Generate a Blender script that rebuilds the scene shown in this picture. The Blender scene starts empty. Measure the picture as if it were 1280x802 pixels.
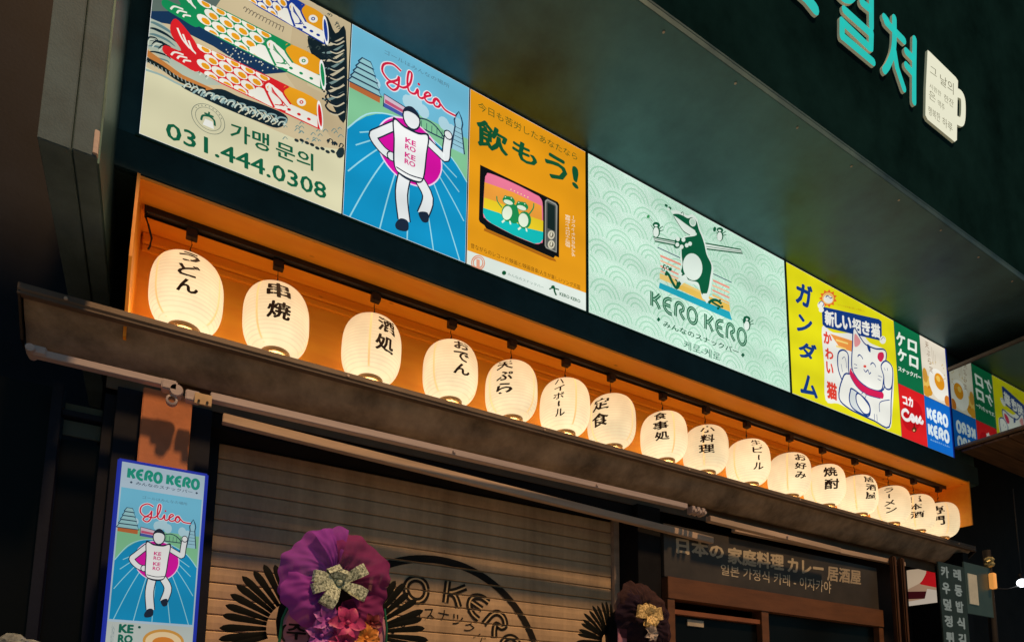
import bpy, bmesh, math, random
from math import sin, cos, pi, radians as R_, sqrt, atan2
from mathutils import Vector, Matrix
from mathutils.geometry import tessellate_polygon
random.seed(7)
SC = bpy.context.scene
COL = SC.collection

# ------------------------------------------------------------------ camera
CAM = Vector((0.0, -2.15, 1.55))
F = 770.0
PP = (600.0, 790.0)
AX = Vector((0.88076612, -0.47322076, 0.01769607))     # picture-right in the world
AY = Vector((0.07410584, 0.10082594, -0.99214034))     # picture-down
AZ = Vector((0.46771718, 0.87515498, 0.12387249))      # view direction
cd = bpy.data.cameras.new('camera')
cd.sensor_width = 36; cd.lens = F*36/1280
cd.shift_x = (640-PP[0])/1280; cd.shift_y = (PP[1]-401)/1280
cd.clip_start = 0.02; cd.clip_end = 500
cam = bpy.data.objects.new('camera', cd); COL.objects.link(cam)
m = Matrix.Identity(4)
for i, a in enumerate((AX, -AY, -AZ)):
    for j in range(3): m[j][i] = a[j]
m.translation = CAM
cam.matrix_world = m
SC.camera = cam

# ------------------------------------------------------------------ world, sun, exposure
SUN_EL, SUN_AZ = 59, 14          # the low warm street light that falls on the shutter
w = bpy.data.worlds.new("World"); SC.world = w; w.use_nodes = True
nt = w.node_tree; nt.nodes.clear()
out = nt.nodes.new('ShaderNodeOutputWorld'); bg = nt.nodes.new('ShaderNodeBackground')
sky = nt.nodes.new('ShaderNodeTexSky'); sky.sky_type = 'NISHITA'; sky.sun_disc = False
sky.sun_elevation = R_(SUN_EL); sky.sun_rotation = R_(180-SUN_AZ)
hs = nt.nodes.new('ShaderNodeMix'); hs.data_type = 'RGBA'; hs.blend_type = 'MULTIPLY'; hs.inputs[0].default_value = 1
nt.links.new(sky.outputs[0], hs.inputs[6]); hs.inputs[7].default_value = (0.42, 0.95, 1.0, 1)
nt.links.new(hs.outputs[2], bg.inputs[0]); bg.inputs[1].default_value = 0.026
nt.links.new(bg.outputs[0], out.inputs[0])
sl = bpy.data.lights.new('sun', 'SUN'); sl.energy = 3.0; sl.angle = R_(4); sl.color = (1, .55, .24)
sun = bpy.data.objects.new('sun', sl); COL.objects.link(sun)
sd = Vector((sin(R_(SUN_AZ))*cos(R_(SUN_EL)), -cos(R_(SUN_AZ))*cos(R_(SUN_EL)), sin(R_(SUN_EL))))
sun.rotation_euler = sd.to_track_quat('Z', 'Y').to_euler()
SC.view_settings.view_transform = 'Standard'; SC.view_settings.look = 'None'
SC.view_settings.exposure = 0; SC.view_settings.gamma = 1
SC.render.engine = 'CYCLES'
SC.cycles.use_denoising = True
SC.cycles.max_bounces = 6
SC.cycles.sample_clamp_indirect = 4

# ------------------------------------------------------------------ colours and materials
def lin(c):
    return tuple((v/255/12.92 if v/255 <= .04045 else ((v/255+.055)/1.055)**2.4) for v in c)
MATS = {}
def mat(name, col, rough=.6, metal=0, var=.25, scale=6, bump=0.0, bscale=60, emit=None, estr=0, coat=0, stretch=(1, 1, 1), rvar=0.0, alpha=1, spec=.5):
    """procedural: noise-varied base colour, noise-varied roughness, fine relief"""
    if name in MATS: return MATS[name]
    M = bpy.data.materials.new(name); M.use_nodes = True
    t = M.node_tree; b = t.nodes['Principled BSDF']; L = t.links
    tc = t.nodes.new('ShaderNodeTexCoord'); mp = t.nodes.new('ShaderNodeMapping'); mp.inputs['Scale'].default_value = stretch
    L.new(tc.outputs['Object'], mp.inputs[0])
    n = t.nodes.new('ShaderNodeTexNoise'); n.inputs['Scale'].default_value = scale; n.inputs['Detail'].default_value = 6; n.inputs['Roughness'].default_value = .65
    L.new(mp.outputs[0], n.inputs['Vector'])
    cr = t.nodes.new('ShaderNodeValToRGB')
    cr.color_ramp.elements[0].position = .3; cr.color_ramp.elements[1].position = .72
    cr.color_ramp.elements[0].color = (*[max(0, c*(1-var)) for c in col], 1)
    cr.color_ramp.elements[1].color = (*[min(1, c*(1+var)) for c in col], 1)
    L.new(n.outputs[0], cr.inputs[0]); L.new(cr.outputs[0], b.inputs['Base Color'])
    b.inputs['Roughness'].default_value = rough; b.inputs['Metallic'].default_value = metal
    b.inputs['Specular IOR Level'].default_value = spec
    b.inputs['Coat Weight'].default_value = coat; b.inputs['Alpha'].default_value = alpha
    if rvar:
        mr = t.nodes.new('ShaderNodeMapRange'); mr.inputs[3].default_value = max(.02, rough-rvar); mr.inputs[4].default_value = min(1, rough+rvar)
        mr.inputs[1].default_value = .3; mr.inputs[2].default_value = .7
        L.new(n.outputs[0], mr.inputs[0]); L.new(mr.outputs[0], b.inputs['Roughness'])
    if bump:
        n2 = t.nodes.new('ShaderNodeTexNoise'); n2.inputs['Scale'].default_value = bscale; n2.inputs['Detail'].default_value = 4
        L.new(mp.outputs[0], n2.inputs['Vector'])
        bp = t.nodes.new('ShaderNodeBump'); bp.inputs['Strength'].default_value = bump; bp.inputs['Distance'].default_value = .01
        L.new(n2.outputs[0], bp.inputs['Height']); L.new(bp.outputs[0], b.inputs['Normal'])
    if emit:
        b.inputs['Emission Color'].default_value = (*emit, 1); b.inputs['Emission Strength'].default_value = estr
    MATS[name] = M
    return M

def print_mat(name, strength, rough=.45, var=.12, basemul=.10):
    """flat print: colour comes from the printed colours; the panel is lit from behind by uneven tubes"""
    M = bpy.data.materials.new(name); M.use_nodes = True
    t = M.node_tree; b = t.nodes['Principled BSDF']; L = t.links
    a = t.nodes.new('ShaderNodeAttribute'); a.attribute_name = 'Col'
    mx = t.nodes.new('ShaderNodeMix'); mx.data_type = 'RGBA'; mx.blend_type = 'MULTIPLY'; mx.inputs[0].default_value = 1
    mx.inputs[7].default_value = (basemul,)*3+(1,)
    L.new(a.outputs['Color'], mx.inputs[6]); L.new(mx.outputs[2], b.inputs['Base Color'])
    b.inputs['Roughness'].default_value = rough; b.inputs['Specular IOR Level'].default_value = .2
    if strength:
        L.new(a.outputs['Color'], b.inputs['Emission Color'])
        tc = t.nodes.new('ShaderNodeTexCoord'); n = t.nodes.new('ShaderNodeTexNoise'); n.inputs['Scale'].default_value = 2.2; n.inputs['Detail'].default_value = 3
        L.new(tc.outputs['Object'], n.inputs['Vector'])
        mr = t.nodes.new('ShaderNodeMapRange'); mr.inputs[1].default_value = .3; mr.inputs[2].default_value = .7
        mr.inputs[3].default_value = strength*(1-var); mr.inputs[4].default_value = strength*(1+var)
        L.new(n.outputs[0], mr.inputs[0])
        sp = t.nodes.new('ShaderNodeSeparateXYZ'); L.new(tc.outputs['Object'], sp.inputs[0])
        wv = t.nodes.new('ShaderNodeMath'); wv.operation = 'MULTIPLY'; wv.inputs[1].default_value = 2*pi/.21; L.new(sp.outputs['Z'], wv.inputs[0])
        sn = t.nodes.new('ShaderNodeMath'); sn.operation = 'SINE'; L.new(wv.outputs[0], sn.inputs[0])
        m2 = t.nodes.new('ShaderNodeMapRange'); m2.inputs[1].default_value = -1; m2.inputs[2].default_value = 1; m2.inputs[3].default_value = .95; m2.inputs[4].default_value = 1.05; L.new(sn.outputs[0], m2.inputs[0])
        mu = t.nodes.new('ShaderNodeMath'); mu.operation = 'MULTIPLY'; L.new(mr.outputs[0], mu.inputs[0]); L.new(m2.outputs[0], mu.inputs[1]); L.new(mu.outputs[0], b.inputs['Emission Strength'])
    MATS[name] = M
    return M

PRINT_LIT = print_mat('backlit_print', .95)
PRINT_DIM = print_mat('dim_backlit_print', .62)
PRINT_FAINT = print_mat('faintly_lit_print', .45)
PRINT = print_mat('unlit_print', 0, .6, basemul=1)
CLAD = mat('dark_composite_cladding', (.060, .135, .150), .46, .55, .45, 2.6, .18, 3.2, rvar=.12)
LIP = mat('dark_teal_lip_paint', (.020, .055, .066), .5, .2, .4, 3, .1, 3, spec=.2)
CLAD2 = mat('grey_composite_cladding', (.095, .165, .215), .6, 0, .3, 5, .1, 200, rvar=.06, spec=.15)
FASC = mat('dark_green_fascia', (.006, .027, .033), .7, 0, .5, 2.5, .1, 3, spec=0)
BLACK = mat('black_metal', (.012, .010, .011), .45, .2, .3, 20)
DARKFRAME = mat('dark_green_frame', (.006, .05, .035), .4, .2, .2, 20)
ALU = mat('brushed_aluminium', (.50, .44, .44), .42, .15, .15, 12, .05, 100, stretch=(.2, 4, 4))
ALU2 = mat('stained_bare_aluminium', (.50, .40, .32), .5, .1, .3, 5, .05, 80, stretch=(.3, 3, 3))
CASS = mat('taupe_awning_housing', (.115, .09, .072), .6, .1, .4, 3.2, .08, 120, stretch=(1, 3, 3))
FABRIC = mat('taupe_awning_fabric', (.27, .235, .19), .85, 0, .7, 3.0, .4, 9, stretch=(1.4, 1.4, 1.4))
DARKW = mat('near_black_wall_paint', (.008, .009, .012), .7, 0, .4, 4, .1, 60, spec=.12)
DARKB = mat('dark_blue_wall_paint', (.006, .010, .022), .6, 0, .4, 3, .04, 60, spec=.2)
BROWN = mat('rust_brown_painted_steel', (.23, .085, .035), .5, 0, .25, 4, .06, 90)
LINT = mat('orange_brown_timber', (.13, .055, .022), .55, 0, .3, 3, .1, 60, stretch=(1, 6, 6))
SHUT = mat('cream_shutter_slat', (.50, .38, .25), .55, 0, .32, 2.6, .05, 90, stretch=(3, 1, 1), spec=.25)
GLASS = mat('dark_window_glass', (.004, .005, .006), .3, 0, .2, 3, spec=.12)
MIRR = mat('dark_mirror_glass', (.30, .33, .31), .03, 1, .1, 3)
PAVE = mat('grey_pavement', (.30, .28, .25), .8, 0, .3, 8, .3, 60)
ASPH = mat('asphalt', (.05, .05, .05), .85, 0, .3, 20, .3, 200)

# warm plywood of the lantern niche: grain and knots
def wood(name, c0, c1):
    M = bpy.data.materials.new(name); M.use_nodes = True
    t = M.node_tree; b = t.nodes['Principled BSDF']; L = t.links
    tc = t.nodes.new('ShaderNodeTexCoord'); mp = t.nodes.new('ShaderNodeMapping'); mp.inputs['Scale'].default_value = (1.2, 9, 9)
    L.new(tc.outputs['Object'], mp.inputs[0])
    n = t.nodes.new('ShaderNodeTexNoise'); n.inputs['Scale'].default_value = 2.5; n.inputs['Detail'].default_value = 8; n.inputs['Distortion'].default_value = .8
    L.new(mp.outputs[0], n.inputs['Vector'])
    cr = t.nodes.new('ShaderNodeValToRGB'); cr.color_ramp.elements[0].position = .3; cr.color_ramp.elements[1].position = .7
    cr.color_ramp.elements[0].color = (*c0, 1); cr.color_ramp.elements[1].color = (*c1, 1)
    L.new(n.outputs[0], cr.inputs[0])
    v = t.nodes.new('ShaderNodeTexVoronoi'); v.inputs['Scale'].default_value = 5; v.inputs['Randomness'].default_value = 1
    mp2 = t.nodes.new('ShaderNodeMapping'); mp2.inputs['Scale'].default_value = (1, 2, 2); L.new(tc.outputs['Object'], mp2.inputs[0]); L.new(mp2.outputs[0], v.inputs['Vector'])
    kr = t.nodes.new('ShaderNodeValToRGB'); kr.color_ramp.elements[0].position = .02; kr.color_ramp.elements[1].position = .085
    kr.color_ramp.elements[0].color = (.45, .38, .3, 1); kr.color_ramp.elements[1].color = (1, 1, 1, 1)
    L.new(v.outputs['Distance'], kr.inputs[0])
    mx = t.nodes.new('ShaderNodeMix'); mx.data_type = 'RGBA'; mx.blend_type = 'MULTIPLY'; mx.inputs[0].default_value = 1
    L.new(cr.outputs[0], mx.inputs[6]); L.new(kr.outputs[0], mx.inputs[7]); L.new(mx.outputs[2], b.inputs['Base Color'])
    b.inputs['Roughness'].default_value = .5
    MATS[name] = M
    return M
ORANGE = wood('orange_stained_plywood', (.90, .32, .014), (.96, .40, .022))

# ------------------------------------------------------------------ objects
def thing(name, label, cat, loc=(0, 0, 0), group=None):
    o = bpy.data.objects.new(name, None); COL.objects.link(o); o.location = loc; o.empty_display_size = .05
    tag(o, label, cat, group); return o
def tag(o, label, cat, group=None):
    o['label'] = label; o['category'] = cat
    if group: o['group'] = group
    return o
WLOC = {}
def link(name, me, parent=None):
    o = bpy.data.objects.new(name, me); COL.objects.link(o)
    if parent is not None:
        o.parent = parent
        q = Vector((0, 0, 0)); p = parent
        while p is not None: q += p.location; p = p.parent
        o.location = -q if 'world' not in WLOC else Vector((0, 0, 0))
    return o
def build(name, bm, M, parent=None, smooth=False, kind=None):
    """bm holds WORLD coordinates; moved into the parent's frame here"""
    me = bpy.data.meshes.new(name)
    q = Vector((0, 0, 0)); p = parent
    while p is not None: q += p.location; p = p.parent
    bmesh.ops.translate(bm, verts=bm.verts, vec=-q)
    if smooth:
        for f in bm.faces: f.smooth = True
    bm.to_mesh(me); bm.free()
    for x in (M if isinstance(M, (list, tuple)) else [M]): me.materials.append(x)
    o = bpy.data.objects.new(name, me); COL.objects.link(o)
    if parent is not None: o.parent = parent
    if kind: o['kind'] = kind
    return o
def bx(bm, x0, x1, y0, y1, z0, z1, bev=0):
    vs = [bm.verts.new((x, y, z)) for x in (x0, x1) for y in (y0, y1) for z in (z0, z1)]
    fs = []
    for q in ((0, 1, 3, 2), (4, 6, 7, 5), (0, 4, 5, 1), (2, 3, 7, 6), (0, 2, 6, 4), (1, 5, 7, 3)):
        fs.append(bm.faces.new([vs[i] for i in q]))
    if bev:
        es = set(e for f in fs for e in f.edges)
        bmesh.ops.bevel(bm, geom=list(es), offset=bev, segments=2, affect='EDGES')
    return vs
def box(name, x0, x1, y0, y1, z0, z1, M, parent=None, bev=.0015, kind=None):
    bm = bmesh.new(); bx(bm, x0, x1, y0, y1, z0, z1, bev); return build(name, bm, M, parent, kind=kind)
def prism(bm, prof, x0, x1):
    """profile of (y, z) extruded along x"""
    a = [bm.verts.new((x0, y, z)) for y, z in prof]; b = [bm.verts.new((x1, y, z)) for y, z in prof]
    n = len(prof)
    for i in range(n): bm.faces.new((a[i], a[(i+1) % n], b[(i+1) % n], b[i]))
    bm.faces.new(a[::-1]); bm.faces.new(b)
    bmesh.ops.recalc_face_normals(bm, faces=bm.faces)
def tube(bm, pts, r, n=8, caps=True):
    pts = [Vector(p) for p in pts]; rings = []
    up = Vector((0, 0, 1))
    for i, p in enumerate(pts):
        d = (pts[min(i+1, len(pts)-1)]-pts[max(i-1, 0)]).normalized()
        s = d.cross(up)
        if s.length < .05: s = d.cross(Vector((1, 0, 0)))
        s.normalize(); u = s.cross(d)
        rr = r[i] if isinstance(r, (list, tuple)) else r
        rings.append([bm.verts.new(p+s*cos(2*pi*k/n)*rr+u*sin(2*pi*k/n)*rr) for k in range(n)])
    for a, b in zip(rings, rings[1:]):
        for k in range(n): bm.faces.new((a[k], a[(k+1) % n], b[(k+1) % n], b[k]))
    if caps: bm.faces.new(rings[0][::-1]); bm.faces.new(rings[-1])
def lathe(bm, prof, c=(0, 0, 0), n=32, axis='z'):
    rings = []
    for r, z in prof:
        if axis == 'z': rings.append([bm.verts.new((c[0]+r*cos(2*pi*k/n), c[1]+r*sin(2*pi*k/n), c[2]+z)) for k in range(n)])
        elif axis == 'x': rings.append([bm.verts.new((c[0]+z, c[1]+r*cos(2*pi*k/n), c[2]+r*sin(2*pi*k/n))) for k in range(n)])
        else: rings.append([bm.verts.new((c[0]+r*cos(2*pi*k/n), c[1]+z, c[2]+r*sin(2*pi*k/n))) for k in range(n)])
    for a, b in zip(rings, rings[1:]):
        for k in range(n): bm.faces.new((a[k], a[(k+1) % n], b[(k+1) % n], b[k]))

# ------------------------------------------------------------------ flat print
def survey(px, py, Y=0.0):
    """where a spot of the facade (plane y = Y) lies: x, z in metres"""
    d = AX*(px-PP[0]) + AY*(py-PP[1]) + AZ*F
    t = (Y-CAM.y)/d.y
    p = CAM+d*t
    return (p.x, p.z)
GLY = {}
def glyphs(s, bold=0.0, res=2):
    k = (s, bold)
    if k not in GLY:
        c = bpy.data.curves.new('lettering', 'FONT'); c.body = s; c.size = 1; c.resolution_u = res; c.offset = bold
        o = bpy.data.objects.new('lettering', c); COL.objects.link(o)
        dg = bpy.context.evaluated_depsgraph_get(); dg.update()
        me = bpy.data.meshes.new_from_object(o.evaluated_get(dg))
        vs = [(v.co.x, v.co.y) for v in me.vertices]; fs = [tuple(p.vertices) for p in me.polygons]
        bpy.data.objects.remove(o); bpy.data.curves.remove(c); bpy.data.meshes.remove(me)
        GLY[k] = (vs, fs)
    return GLY[k]
def smooth_pts(pts, closed=False, k=4):
    n = len(pts); o = []
    rng = range(n) if closed else range(n-1)
    for i in rng:
        p0 = pts[(i-1) % n] if closed or i > 0 else pts[0]; p1 = pts[i]; p2 = pts[(i+1) % n]
        p3 = pts[(i+2) % n] if closed or i+2 < n else pts[-1]
        for j in range(k):
            t = j/k
            o.append(tuple(.5*((2*b)+(-a+c)*t+(2*a-5*b+4*c-d)*t*t+(-a+3*b-3*c+d)*t**3) for a, b, c, d in zip(p0, p1, p2, p3)))
    if not closed: o.append(pts[-1])
    return o
class Art:
    """print on a surface; put(u, v, h) gives the world position, h = height above the surface"""
    def __init__(s, put, step=.00025): s.put = put; s.v = []; s.f = []; s.c = []; s.h = 0.0; s.step = .00008; s.T = lambda p: p; s.bb = []
    def at(s, f): s.T = f; return s
    def tris(s, vs, fs, col, films=1):
        # a shape lies one film above whatever it overlaps
        x0 = min(p[0] for p in vs); x1 = max(p[0] for p in vs); y0 = min(p[1] for p in vs); y1 = max(p[1] for p in vs)
        lay = 1+max([q[4] for q in s.bb if q[0] < x1 and q[1] > x0 and q[2] < y1 and q[3] > y0], default=0)
        s.bb.append((x0, x1, y0, y1, lay)); b = len(s.v)
        per = len(vs)//films
        s.v += [s.put(x, y, lay*s.step+(i//per)*7e-6) for i, (x, y) in enumerate(vs)]
        for f in fs: s.f.append(tuple(b+i for i in f)); s.c.append(lin(col))
    def poly(s, pts, col, smooth=False, raw=False):
        if not raw: pts = [s.T(p) for p in pts]
        if smooth: pts = smooth_pts(pts, True)
        fs = tessellate_polygon([[Vector((x, y, 0)) for x, y in pts]])
        s.tris(pts, fs, col)
    def ell(s, c, rx, ry, col, rot=0, n=24):
        a = R_(rot)
        s.poly([(c[0]+rx*cos(t)*cos(a)-ry*sin(t)*sin(a), c[1]+rx*cos(t)*sin(a)+ry*sin(t)*cos(a)) for t in [2*pi*k/n for k in range(n)]], col)
    def line(s, pts, wd, col, smooth=True, closed=False, taper=False, raw=False):
        """wd in metres on the panel"""
        if not raw: pts = [s.T(p) for p in pts]
        if smooth and len(pts) > 2: pts = smooth_pts(pts, closed)
        if closed: pts = pts+[pts[0]]
        vs = []; n = len(pts)
        for i, p in enumerate(pts):
            q0 = pts[max(i-1, 0)]; q1 = pts[min(i+1, n-1)]
            if closed and i in (0, n-1): q0 = pts[-2]; q1 = pts[1]
            dx, dy = q1[0]-q0[0], q1[1]-q0[1]; l = sqrt(dx*dx+dy*dy) or 1
            hw = wd/2*(sin(pi*(i+.6)/(n+.2)) if taper else 1)
            vs += [(p[0]-dy/l*hw, p[1]+dx/l*hw), (p[0]+dy/l*hw, p[1]-dx/l*hw)]
        s.tris(vs, [(2*i, 2*i+1, 2*i+3, 2*i+2) for i in range(n-1)], col)
    def text(s, body, x0, y0, x1, y1, col, bold=0.0, raw=True, slant=0.0, quad=None):
        """lettering fitted to a box, or to a quad bl, br, tr, tl given in traced coordinates"""
        vs, fs = glyphs(body)
        if bold:
            n_ = len(vs); V = []; FF = []
            for k, (ox, oy) in enumerate(((0, 0), (1, 0), (-1, 0), (0, .9), (0, -.9), (.7, .6), (-.7, .6), (.7, -.6), (-.7, -.6))):
                V += [(x+ox*bold, y+oy*bold) for x, y in vs]; FF += [tuple(i+k*n_ for i in f) for f in fs]
            vs, fs = V, FF
        a0 = min(v[0] for v in vs); a1 = max(v[0] for v in vs); b0 = min(v[1] for v in vs); b1 = max(v[1] for v in vs)
        if quad: q = [s.T(p) for p in quad]
        o = []
        for x, y in vs:
            u = (x-a0)/(a1-a0 or 1); v = (y-b0)/(b1-b0 or 1)
            if quad:
                o.append(tuple((1-u)*(1-v)*q[0][i]+u*(1-v)*q[1][i]+u*v*q[2][i]+(1-u)*v*q[3][i] for i in (0, 1)))
            else: o.append((x0+u*(x1-x0)+slant*v*(y1-y0), y0+v*(y1-y0)))
        s.tris(o, fs, col, 9 if bold else 1)
    def finish(s, name, M, parent=None):
        me = bpy.data.meshes.new(name)
        q = Vector((0, 0, 0)); p = parent
        while p is not None: q += p.location; p = p.parent
        me.from_pydata([tuple(Vector(v)-q) for v in s.v], [], s.f)
        ca = me.color_attributes.new('Col', 'FLOAT_COLOR', 'CORNER')
        i = 0
        for f, c in zip(s.f, s.c):
            for _ in f: ca.data[i].color = (*c, 1); i += 1
        me.materials.append(M)
        o = bpy.data.objects.new(name, me); COL.objects.link(o)
        if parent is not None: o.parent = parent
        return o
def kero(a, x0, y0, x1, y1, dark, light, words=2, lw=.2, inner=True, T=None):
    """the shop's rounded double-line lettering KERO KERO; T maps unit box to the panel"""
    if T is None: T = lambda u, v: (x0+(x1-x0)*u, y0+(y1-y0)*v)
    L = {'K': [[(0, 0), (0, 1)], [(.62, 1), (.3, .62), (.1, .5)], [(.1, .5), (.34, .4), (.6, 0)]],
         'E': [[(.6, .98), (.3, .95), (.06, .75), (.0, .5), (.06, .25), (.3, .03), (.62, .0)], [(.05, .5), (.52, .5)]],
         'R': [[(0, .0), (.02, .6), (.14, .92), (.38, 1.0), (.6, .85), (.58, .6), (.38, .48), (.46, .25), (.7, 0)]],
         'O': [[(.36+.36*cos(t), .5+.5*sin(t)) for t in [2*pi*k/12 for k in range(13)]]]}
    adv = {'K': .92, 'E': .9, 'R': .98, 'O': 1.0}
    seq = []; x = 0
    for wi in range(words):
        for ch in 'KERO': seq.append((ch, x)); x += adv[ch]
        x += .45
    tot = x-.45-.25
    p0 = T(0, 0); p1 = T(0, 1); H = sqrt((p1[0]-p0[0])**2+(p1[1]-p0[1])**2)
    for wd, col in (((lw, dark), (lw*.22, light)) if inner else ((lw, dark),)):
        for ch, cx in seq:
            for st in L[ch]:
                a.line([T((cx+px)/tot, py) for px, py in st], wd*H, col, raw=True, smooth=len(st) > 2)

# ------------------------------------------------------------------ setting
box('pavement', -8, 14, -7, .35, -.15, 0, PAVE, None, 0, 'structure')
box('road', -60, 60, -60, -7, -.3, -.14, ASPH, None, 0, 'structure')
box('ground', -60, 60, .35, 60, -.3, -.02, ASPH, None, 0, 'structure')

shop = thing('shop_building', 'dark clad shop building with a long recessed sign band over a roller shutter', 'building')
box('wall', -.226, 9, .36, .56, 0, 6, DARKW, shop, 0)
box('sign_band_backing', -.225, 5.35, .02, .34, 3.272, 4.262, CLAD, shop)
box('sign_band_lip', -.225, 5.35, .0, .018, 3.274, 3.41, LIP, shop, .003)
# soffit over the signs, in long sheets with narrow joints
xs = [-.9, 1.25, 3.4, 5.55, 7.7]
box('soffit_sheet', -.9, 9, -.61, .35, 4.264, 4.30, CLAD, shop, .0015)
# upper fascia, leaning out slightly
def fascia(name, x0, x1, s0, s1, M, th=.03):
    a = R_(5.5); bm = bmesh.new()
    def p(s, t): return (-.612-s*sin(a)+t*cos(a), 4.305+s*cos(a)+t*sin(a))
    prism(bm, [p(s0, 0), p(s1, 0), p(s1, th), p(s0, th)], x0, x1); return build(name, bm, M, shop)
fascia('fascia_sheet', -.9, 9, 0, 3.2, FASC)
fascia('fascia_trim', -.9, 9, -.010, -.001, CLAD, .032)
for k in range(15):
    bm = bmesh.new(); bmesh.ops.create_cone(bm, cap_ends=True, segments=8, radius1=.0055, radius2=.004, depth=.003, matrix=Matrix.Translation((-.05+.42*k, -.575, 4.2625))); build('soffit_screw', bm, ALU2, shop)
# pier at the left end
box('pier_sheet', -.357, -.285, -.352, 1.29, 2.99, 5.2, CLAD2, shop, .002)
box('pier_sheet', -.281, -.227, -.352, 1.29, 2.994, 5.2, CLAD2, shop, .002)
box('pier_core', -.352, -.2262, -.335, 1.28, 3.0, 5.2, CLAD, shop, 0)
box('pier_return', -.2265, -.222, -.33, .30, 2.996, 5.2, CLAD, shop, 0)
box('corner_clip', -.236, -.2245, -.358, -.34, 3.0, 3.07, ALU, shop)
box('side_passage_wall', -3, -.2265, 1.3, 1.35, 0, 6, DARKB, shop, 0)

# ------------------------------------------------------------------ lantern niche
niche = thing('lantern_niche', 'long orange plywood niche that holds the row of glowing lanterns', 'niche', (-.148, 0, 3.27))
box('ceiling_panel', -.148, 5.198, .0, .29, 3.262, 3.272, ORANGE, niche, .001)
box('back_panel', -.148, 5.198, .28, .295, 2.70, 3.261, ORANGE, niche, .001)
bm = bmesh.new()
def plate(bm, x0, x1, pr):
    a = [bm.verts.new((x0, y, z)) for y, z in pr]; b = [bm.verts.new((x1, y, z)) for y, z in pr]
    n = len(pr)
    for i in range(n): bm.faces.new((a[i], a[(i+1) % n], b[(i+1) % n], b[i]))
    bm.faces.new(a[::-1]); bm.faces.new(b); bmesh.ops.recalc_face_normals(bm, faces=bm.faces)
plate(bm, 5.19, 5.203, [(-.003, 3.275), (.28, 3.275), (.28, 2.945), (-.003, 2.945)])
build('end_panel', bm, ORANGE, niche)
bm = bmesh.new()
plate(bm, -.156, -.147, [(-.003, 3.275), (.28, 3.275), (.28, 2.72), (.03, 2.72), (-.03, 2.96)])
build('end_panel', bm, ORANGE, niche)
box('batten', -.14, 5.185, .255, .2795, 3.225, 3.2605, ORANGE, niche, .002)
box('batten', -.14, 5.185, .268, .2795, 3.198, 3.222, ORANGE, niche, .002)

# track with its feed cable
track = thing('light_track', 'long black ceiling track from which all the paper lanterns hang', 'track', (0, .13, 3.26))
bm = bmesh.new(); prism(bm, [(.114, 3.2615), (.114, 3.240), (.120, 3.238), (.120, 3.245), (.142, 3.245), (.142, 3.238), (.148, 3.240), (.148, 3.2615)], -.128, 5.13)
build('channel', bm, BLACK, track)
box('end_cap', -.134, -.1285, .112, .15, 3.236, 3.2612, BLACK, track)
bm = bmesh.new()
tube(bm, [(-.125, .13, 3.24), (-.13, .12, 3.225), (-.118, .115, 3.19), (-.105, .12, 3.15), (-.108, .122, 3.118), (-.112, .12, 3.105)], .0035, 6)
build('feed_cable', bm, BLACK, track, True)

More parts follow.
